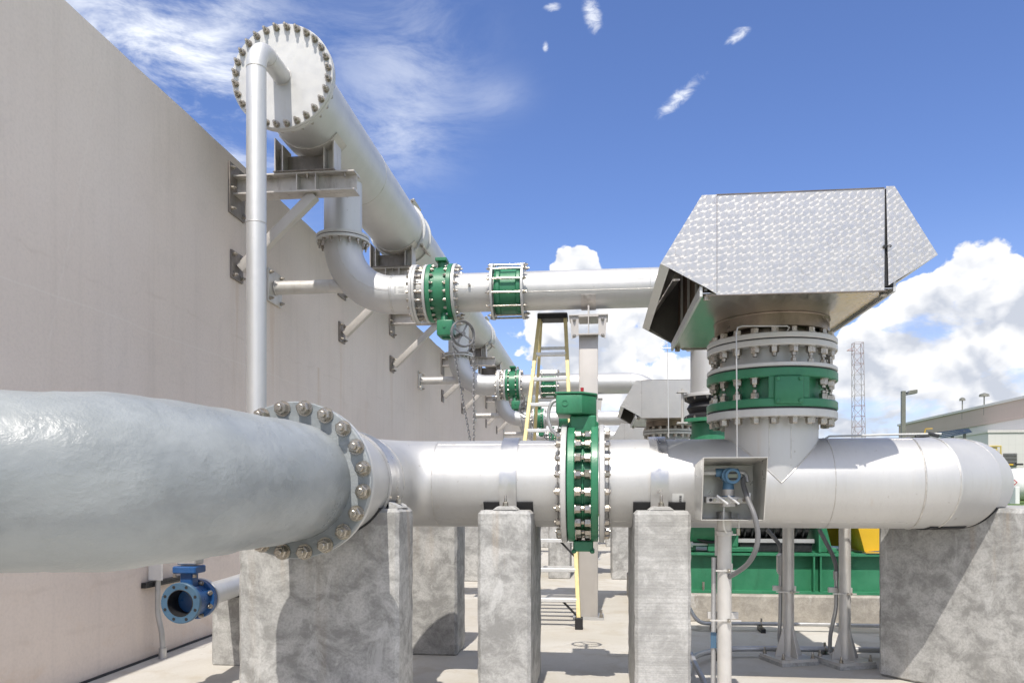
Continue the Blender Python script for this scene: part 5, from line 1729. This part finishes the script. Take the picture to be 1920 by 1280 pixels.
for xx in (mx0 + 0.05, mx0 + 0.115, mx1 - 0.06, mx1 - 0.03):
    part('bonnet', MB().cyl((xx, ty - 0.04, mz - 0.002), (xx, ty - 0.058, mz - 0.002), 0.011, n=6), 'bolt_steel', mf)
part('conduit_plug', MB().cyl((hc.x - 0.075, ty + 0.015, hc.z + 0.018), (hc.x - 0.175, ty + 0.015, hc.z + 0.016), 0.014, n=16), 'paper', tr)
part('elbow_fitting', MB().sweep(catmull([(hc.x + 0.06, ty + 0.015, hc.z + 0.018), (hc.x + 0.09, ty + 0.015, hc.z + 0.016), (hc.x + 0.108, ty + 0.01, hc.z - 0.008), (hc.x + 0.112, ty + 0.005, hc.z - 0.04)], 5), 0.015, 12), 'conduit', tr)
fp = [at(1393, 895, 4.85), at(1394, 910, 4.83), at(1402, 935, 4.76), at(1414, 965, 4.70), at(1421, 1000, 4.70), at(1417, 1030, 4.72), at(1403, 1055, 4.78), at(1385, 1070, 4.86), at(1367, 1081, 4.95), at(1352, 1092, 5.04)]
part('flexible_conduit', MB().sweep(catmull([tuple(p) for p in fp], 6), 0.0155, 14), 'flex_conduit', tr)
# thin impulse line from the shelter to the hood neck
it = thing('impulse_tube', (1.0, 4.9, 1.6), 'thin steel impulse tube rising from the shelter to the hood neck', 'tube')
q = [at(1382, 862, 4.86), at(1381.5, 740, 4.86), at(1380.5, 625, 4.86), at(1383, 614, 4.87), at(1392, 611, 4.9), at(1476, 611, 5.0), at(1480, 614, 5.05), at(1470, 628, 5.235)]
part('tube_run', MB().sweep([tuple(p) for p in q], 0.0045, 8), 'conduit', it)
part('fitting', MB().cyl(at(1472, 625, 5.20), at(1467, 632, 5.26), 0.016, n=10), 'black_metal', it)
dr = thing('drain_tube', (SX, 4.9, 0.95), 'thin looped drain tube hanging below the steel shelter', 'tube')
q = [at(1358, 946, 4.86), at(1357, 960, 4.85), at(1357, 985, 4.87), at(1361, 996, 4.92), at(1368, 1001, 4.96), at(1384, 1000, 4.97), at(1385, 985, 4.97), at(1384, 962, 4.99)]
part('tube_run', MB().sweep(catmull([tuple(p) for p in q], 5), 0.0055, 8), 'paper', dr)
part('fitting', MB().cyl(at(1384, 1003, 4.97), at(1384, 990, 4.97), 0.012, n=8), 'bolt_steel', dr)

# ================================================================== two more round posts with gusseted feet
for q, (u, yy, lab) in enumerate(((1478, 6.62, 'left of the two round steel posts with triangular foot gussets'), (1584, 6.55, 'right of the two round steel posts with triangular foot gussets'))):
    px = at(u, 1150, yy).x
    p = thing('gusset_post', (px, yy, 0), lab, 'post', 'round posts with gusseted feet')
    part('post', MB().cyl((px, yy, 0.05), (px, yy, 1.55), 0.046, n=28), 'post_galv', p)
    a = R(20)
    ca, sa = math.cos(a), math.sin(a)
    bpl = MB()
    cor = [(-0.165, -0.165), (0.165, -0.165), (0.165, 0.165), (-0.165, 0.165)]
    bpl.prism([(px + c * ca - s * sa, yy + c * sa + s * ca, 0.028) for c, s in cor], (0, 0, 0.022))
    bp_ = part('base_plate', bpl, 'post_galv', p)
    part('grout_pad', MB().prism([(px + 1.03 * (c * ca - s * sa), yy + 1.03 * (c * sa + s * ca), -0.005) for c, s in cor], (0, 0, 0.033)), 'concrete_pier', p)
    for b in range(4):
        an = a + b * PI / 2
        dx_, dy_ = math.cos(an), math.sin(an)
        part('gusset', MB().prism([(px + dx_ * 0.044, yy + dy_ * 0.044, 0.05), (px + dx_ * 0.125, yy + dy_ * 0.125, 0.05), (px + dx_ * 0.125, yy + dy_ * 0.125, 0.062), (px + dx_ * 0.046, yy + dy_ * 0.046, 0.30)], (-dy_ * 0.009, dx_ * 0.009, 0)), 'post_galv', p)
    nuts_at(bp_, [(px + 0.135 * (c * ca - s * sa), yy + 0.135 * (c * sa + s * ca), 0.05) for c, s in ((-1, -1), (1, -1), (1, 1), (-1, 1))], (0, 0, 1), 0.026, 0.03)
    z = 0.60
    part('strut_channel', MB().box(px - 0.11, px + 0.075, yy + 0.048, yy + 0.085, z - 0.02, z + 0.02), 'post_galv', p)
    part('clamp_rod', MB().box(px - 0.11, px + 0.075, yy - 0.056, yy - 0.048, z - 0.022, z - 0.012), 'post_galv', p)
    nuts_at(p, [(px + 0.01, yy - 0.054, z - 0.017), (px + 0.035, yy - 0.054, z - 0.017)], (0, -1, 0), 0.016, 0.006)
    cc = thing('flexible_conduit', (px - 0.1, yy, 0), ('grey' if q == 0 else 'dark') + (' conduit rising beside the left gusseted post' if q == 0 else ' conduit rising beside the right gusseted post'), 'conduit', 'conduits beside the gusseted posts')
    if q == 0:
        up = [at(1438, 992, 6.75), at(1452, 1008, 6.72), at(1462, 1022, 6.70), at(1464, 1036, 6.69)]
        part('flex_tail', MB().sweep(catmull([tuple(w) for w in up], 6), 0.017, 12), 'flex_conduit', cc)
        bo = [at(1464, 1036, 6.69), at(1464, 1082, 6.69)]
        part('fitting_box', MB().lathe(at(1464, 1036, 6.69), (0, 0, -1), [(0, 0), (0, 0.022), (0.02, 0.036), (0.15, 0.036), (0.18, 0.022), (0.18, 0)], 10, False), 'conduit', cc)
        lo_ = [at(1464, 1076, 6.69), at(1463.5, 1110, 6.69), at(1463, 1150, 6.69), at(1462, 1175, 6.69), at(1461, 1190, 6.70), at(1463, 1205, 6.74), at(1470, 1217, 6.80)]
    else:
        up = [at(1536, 992, 6.75), at(1548, 1015, 6.70), at(1560, 1038, 6.66), at(1567, 1058, 6.64), at(1568, 1070, 6.64)]
        part('flex_tail', MB().sweep(catmull([tuple(w) for w in up], 6), 0.017, 12), 'flex_conduit', cc)
        part('fitting_box', MB().cyl(at(1568, 1070, 6.64), at(1568, 1085, 6.64), 0.024, n=14), 'conduit', cc)
        lo_ = [at(1568, 1080, 6.64), at(1568, 1110, 6.64), at(1567, 1140, 6.64), at(1562, 1165, 6.65), at(1557, 1190, 6.68), at(1556, 1222, 6.72)]
    part('rigid_run', MB().sweep(catmull([tuple(w) for w in lo_], 5), 0.0165, 12), 'conduit', cc)

# conduits along the slab, clipped to small channel feet
def floor_run(name, pts, r, feet, label):
    o = thing(name, pts[0], label, 'conduit', 'conduits along the slab')
    part('run', MB().sweep(pts, r, 12), 'conduit', o)
    for (x, y, ang) in feet:
        c, s = math.cos(ang), math.sin(ang)
        f = MB()
        zc = pts[len(pts) // 2].z if hasattr(pts[0], 'z') else pts[0][2]
        f.bar((x - 0.02 * s, y - 0.12, 0.02), (x + 0.02 * s, y + 0.12, 0.02), 0.045, 0.04)
        part('channel_foot', f, 'black_metal', o)
        part('clip', MB().torus((x, y, zc), (1, 0, 0), r + 0.004, 0.006, 14, 6).bar((x, y, zc + r), (x, y, zc + r + 0.035), 0.016, 0.016), 'bolt_steel', o)


zc1 = 0.07
floor_run('slab_conduit', catmull([tuple(at(1290, 1268, 6.0)), (at(1300, 1232, 6.35).x, 6.35, zc1), (0.95, 6.62, zc1), (1.1, 6.72, zc1), (1.3, 6.78, zc1), (1.9, 6.82, zc1), (2.7, 6.84, zc1), (3.2, 6.84, zc1)], 6), 0.024,
          [(1.02, 6.70, 0.2), (1.93, 6.82, 0.2), (2.55, 6.83, 0.2)], 'front grey conduit curving along the slab past the gusseted posts')
floor_run('slab_conduit', catmull([tuple(at(1288, 1130, 8.2)), (at(1310, 1160, 8.0).x, 8.0, 0.10), (1.25, 8.02, 0.075), (1.6, 8.05, 0.075), (2.4, 8.06, 0.075), (3.4, 8.06, 0.075), (4.3, 8.06, 0.075)], 6), 0.020,
          [(1.18, 8.02, 0.2), (1.66, 8.05, 0.2)], 'rear grey conduit along the slab before the stained pad')
o = thing('slab_conduit', (0.66, 5.6, 0), 'near grey conduit sloping to the slab beside the board-marked pier', 'conduit', 'conduits along the slab')
part('run', MB().sweep(catmull([tuple(at(1296, 1225, 6.05)), tuple(at(1304, 1245, 5.85)), tuple(at(1318, 1272, 5.60)), tuple(at(1326, 1292, 5.45))], 5), 0.020, 12), 'conduit', o)
# thin rail behind the tee pipe
o = thing('sensing_line', (2.0, 6.0, 1.7), 'thin steel sensing line just above the right end of the front pipe', 'tube')
part('tube_run', MB().sweep([tuple(at(1546, 830, 6.02)), tuple(at(1549, 821, 6.02)), tuple(at(1555, 817.5, 6.02)), tuple(at(1690, 814, 6.02)), tuple(at(1765, 813, 6.02))], 0.0075, 8), 'paper', o)
part('valve', MB().cyl(at(1716, 819, 6.02), at(1742, 816, 6.02), 0.012, n=8).cyl(at(1740, 812, 6.02), at(1760, 817, 6.02), 0.014, n=8), 'black_metal', o)
part('handle', MB().bar(at(1735, 803.5, 6.02), at(1748, 803, 6.02), 0.012, 0.006).bar(at(1735, 804, 6.02), at(1733, 815, 6.02), 0.006, 0.006), 'yellow_paint', o)

# wall base: conduit with tag, channel on the wall
wc_ = thing('wall_conduit', (-3.6, 6.18, 0), 'thin grey conduit with white tag rising from the slab by the wall', 'conduit')
zq = [at(305, 1232, 6.18), at(305, 1215, 6.18), at(303, 1185, 6.18), at(298, 1160, 6.18), at(295.5, 1140, 6.18), at(296, 1090, 6.18), at(297, 1035, 6.18)]
zq[0].z = 0.0
part('run', MB().sweep(catmull([tuple(p) for p in zq], 6), 0.022, 12), 'conduit', wc_)
part('coupling', MB().cyl((zq[0].x, zq[0].y, 0.0), (zq[0].x, zq[0].y, 0.09), 0.032, n=14), 'conduit', wc_)
tg0, tg1 = at(279, 1087, 6.14), at(305, 1054, 6.14)
part('tag', MB().box(tg0.x, tg1.x, 6.135, 6.143, tg0.z, tg1.z), 'pvc_tag', wc_, label='white plastic tag')
ch = thing('wall_channel', (-3.75, 6.4, 0.6), 'black strut channel fixed level on the wall behind the blue valve', 'channel')
part('channel', MB().box(-3.757, -3.715, 6.05, 6.75, 0.605, 0.65), 'black_metal', ch)
part('slots', MB().box(-3.7145, -3.713, 6.1, 6.7, 0.622, 0.633), 'rubber', ch)

# ================================================================== far background
mast = thing('radio_mast', tuple(at(1611, 940, 90)), 'tall red and white lattice mast on the horizon', 'mast')
mast.location.z = 0.6
ORG[mast.name] = tuple(mast.location)
mt, mb_ = at(1608, 643, 90), at(1613.5, 818, 90)
ztop_ = mt.z
zbot = 0.6


def leg_xy(z, sx_, sy_):
    t = (z - zbot) / (ztop_ - zbot)
    cx = mast.location.x * (1 - t) + mt.x * t
    w = 0.60 * (1 - t) + 0.48 * t
    return V(cx + sx_ * w, 90 + sy_ * w, z)


for sx_ in (-1, 1):
    for sy_ in (-1, 1):
        part('leg', MB().cyl(leg_xy(zbot, sx_, sy_), leg_xy(ztop_, sx_, sy_), 0.036, n=6), 'mast_white', mast)
nsec = 15
for s_ in range(nsec):
    za = zbot + (ztop_ - zbot) * s_ / nsec
    zb_ = zbot + (ztop_ - zbot) * (s_ + 1) / nsec
    br = MB()
    for (a, b) in (((-1, -1), (1, -1)), ((1, -1), (1, 1)), ((1, 1), (-1, 1)), ((-1, 1), (-1, -1))):
        br.cyl(leg_xy(za, *a), leg_xy(zb_, *b), 0.017, n=5)
        br.cyl(leg_xy(zb_, *a), leg_xy(zb_, *b), 0.017, n=5)
    part('brace', br, 'mast_red' if s_ in (0, 1, 2, 6, 7, 8, 12, 13, 14) else 'mast_white', mast)
arm = at(1600, 657, 90)
part('antenna', MB().cyl((arm.x - 0.7, 90, arm.z), (arm.x + 0.2, 90, arm.z), 0.04, n=6).cyl((arm.x - 0.7, 90, arm.z), (arm.x + 0.1, 90, arm.z + 0.4), 0.03, n=6), 'mast_red', mast)

lp0, lp1 = at(1693.5, 900, 45), at(1693.5, 733, 45)
lp = thing('street_lamp', (lp0.x, 45, -0.1), 'grey square lamp pole with box luminaire before the far building', 'street lamp')
part('pole', MB().box(lp0.x - 0.10, lp0.x + 0.10, 44.9, 45.1, -0.14, lp1.z), 'lamp_grey', lp)
la, lb = at(1700, 737, 45), at(1718, 734, 45)
part('luminaire', MB().prism([(la.x, 44.8, la.z - 0.1), (lb.x, 44.8, lb.z - 0.1), (lb.x, 44.8, lb.z + 0.11), (la.x + 0.1, 44.8, la.z + 0.13)], (0, 0.4, 0)), 'lamp_grey', lp, bevel=0.02)
part('arm', MB().bar((lp0.x + 0.1, 45, la.z + 0.02), (la.x + 0.02, 45, la.z + 0.02), 0.08, 0.08), 'black_metal', lp)

bd = thing('far_building', (45, 100, 0.6), 'long two-tone tan and grey industrial building behind the lamp pole', 'building')
XB = 45.0
yN, yF = 60.0, XB / math.tan(math.atan((1687 - 960) / F_PX) - YAW)
zt_ = at(1920, 747, 87).z
part('upper_band', MB().box(XB - 0.15, XB + 40, yN, yF, zt_ - 2.0, zt_), 'clad_tan', bd)
part('lower_wall', MB().box(XB, XB + 39.8, yN + 0.1, yF - 0.1, 0.55, zt_ - 2.0), 'clad_light', bd)
part('roof_cap', MB().box(XB - 0.3, XB + 40.2, yN - 0.2, yF + 0.2, zt_ + 0.002, zt_ + 0.28), 'clad_light', bd)
for u_, h_, bw in ((1806, 1.9, 0.35), (1847, 1.7, 0.55)):
    yy = XB / math.tan(math.atan((u_ - 960) / F_PX) - YAW)
    vt = MB().cyl((XB - 0.1, yy, zt_ - 0.9), (XB - 0.1, yy, zt_ + h_ * 0.75), 0.07, n=8)
    vt.lathe((XB - 0.1, yy, zt_ + h_ * 0.75), (0, 0, 1), [(0, 0), (0, bw), (0.25, bw * 0.9), (0.4, 0.1), (0.4, 0)], 12, False)
    part('roof_vent', vt, 'lamp_grey', bd)
an = thing('annex_building', (38, 80, 0.6), 'lower cream annex with louvre beside the white tank', 'building')
zc_ = at(1853, 806, 80)
part('wall', MB().box(zc_.x, 60, 80, 95, 0.55, zc_.z - 0.25), 'clad_cream', an)
part('roof_cap', MB().box(zc_.x - 0.1, 60.1, 79.9, 95.1, zc_.z - 0.249, zc_.z), 'clad_light', an)
l0, l1 = at(1882, 873, 79.9), at(1907, 849.5, 79.9)
lo = part('louvre', MB().box(l0.x, l1.x, 79.93, 79.99, l0.z, l1.z), 'rubber', an)
nn = 9
for q in range(nn):
    z = l0.z + (l1.z - l0.z) * (q + 0.3) / nn
    part('slat', MB().box(l0.x, l1.x, 79.82, 79.94, z, z + 0.05), 'conduit', lo)
gp = thing('gas_piping', (40, 79.5, 0.6), 'pale yellow gas piping on the cream annex wall', 'piping')
g1 = [at(1846, 836, 79.6), at(1876.5, 836, 79.6), at(1876.5, 880, 79.6)]
g2 = [at(1852, 839, 79.7), at(1868.5, 839, 79.7), at(1868.5, 880, 79.7)]
part('pipe_run', MB().sweep([tuple(p) for p in g1], 0.07, 8), 'gas_yellow', gp)
part('pipe_run', MB().sweep([tuple(p) for p in g2], 0.07, 8), 'gas_yellow', gp)
part('pipe_run', MB().bar(at(1876, 870.5, 79.3), at(1899, 870.5, 79.3), 0.2, 0.14), 'yellow_paint', gp)
part('valve', MB().cyl(at(1904, 870, 79.3), at(1918, 870, 79.3), 0.09, n=8), 'black_metal', gp)
rb = thing('roof_collector', tuple(at(1790, 812, 78)), 'dark blue banked panels low behind the front pipe end', 'panel')
pA, pB = at(1764, 817, 76), at(1821, 807, 76)
for q in range(4):
    z = -0.18 + q * 0.18
    part('panel_tube', MB().bar((pA.x, 76 + q * 0.2, pA.z + z), (pB.x, 76 + q * 0.2, pB.z + z * 0.6), 0.3, 0.12), 'roof_blue', rb)
part('support', MB().box(pA.x + 1, pA.x + 1.2, 76.1, 76.3, 0.55, pA.z), 'lamp_grey', rb).name
part('support', MB().box(pB.x - 0.6, pB.x - 0.4, 76.1, 76.3, 0.55, pB.z), 'lamp_grey', rb)
wt = thing('storage_tank', tuple(at(1920, 940, 58)), 'white horizontal storage tank with red diamond placard at right edge', 'tank')
tc_ = at(1905, 908, 60)
tr_ = (at(1905, 877, 58).z - at(1905, 940, 58).z) / 2
xL = at(1884, 908, 60).x
prof = [(0, 0)] + [(tr_ * 0.6 * (1 - math.cos(a)), tr_ * math.sin(a)) for a in [R(12 * j) for j in range(1, 8)]] + [(tr_ * 0.6, tr_), (9, tr_), (10, 0)]
part('shell', MB().lathe((xL, 60, tc_.z), (1, 0, 0), prof, 40, False), 'white_paint', wt)
for x in (at(1906.5, 930, 59).x, at(1906.5, 930, 59).x + 5):
    part('leg', MB().box(x - 0.14, x + 0.14, 58.9, 61, 0.55, tc_.z - 0.2), 'white_paint', wt)
dc = at(1902, 904, 60 - tr_ - 0.03)
dl = 0.21
part('placard', MB().prism([(dc.x - dl, dc.y, dc.z), (dc.x, dc.y, dc.z - dl), (dc.x + dl, dc.y, dc.z), (dc.x, dc.y, dc.z + dl)], (0, 0.02, 0)), 'red_plastic', wt)
dl2 = 0.12
part('placard_face', MB().prism([(dc.x - dl2, dc.y - 0.01, dc.z), (dc.x, dc.y - 0.01, dc.z - dl2), (dc.x + dl2, dc.y - 0.01, dc.z), (dc.x, dc.y - 0.01, dc.z + dl2)], (0, 0.008, 0)), 'paper', wt)
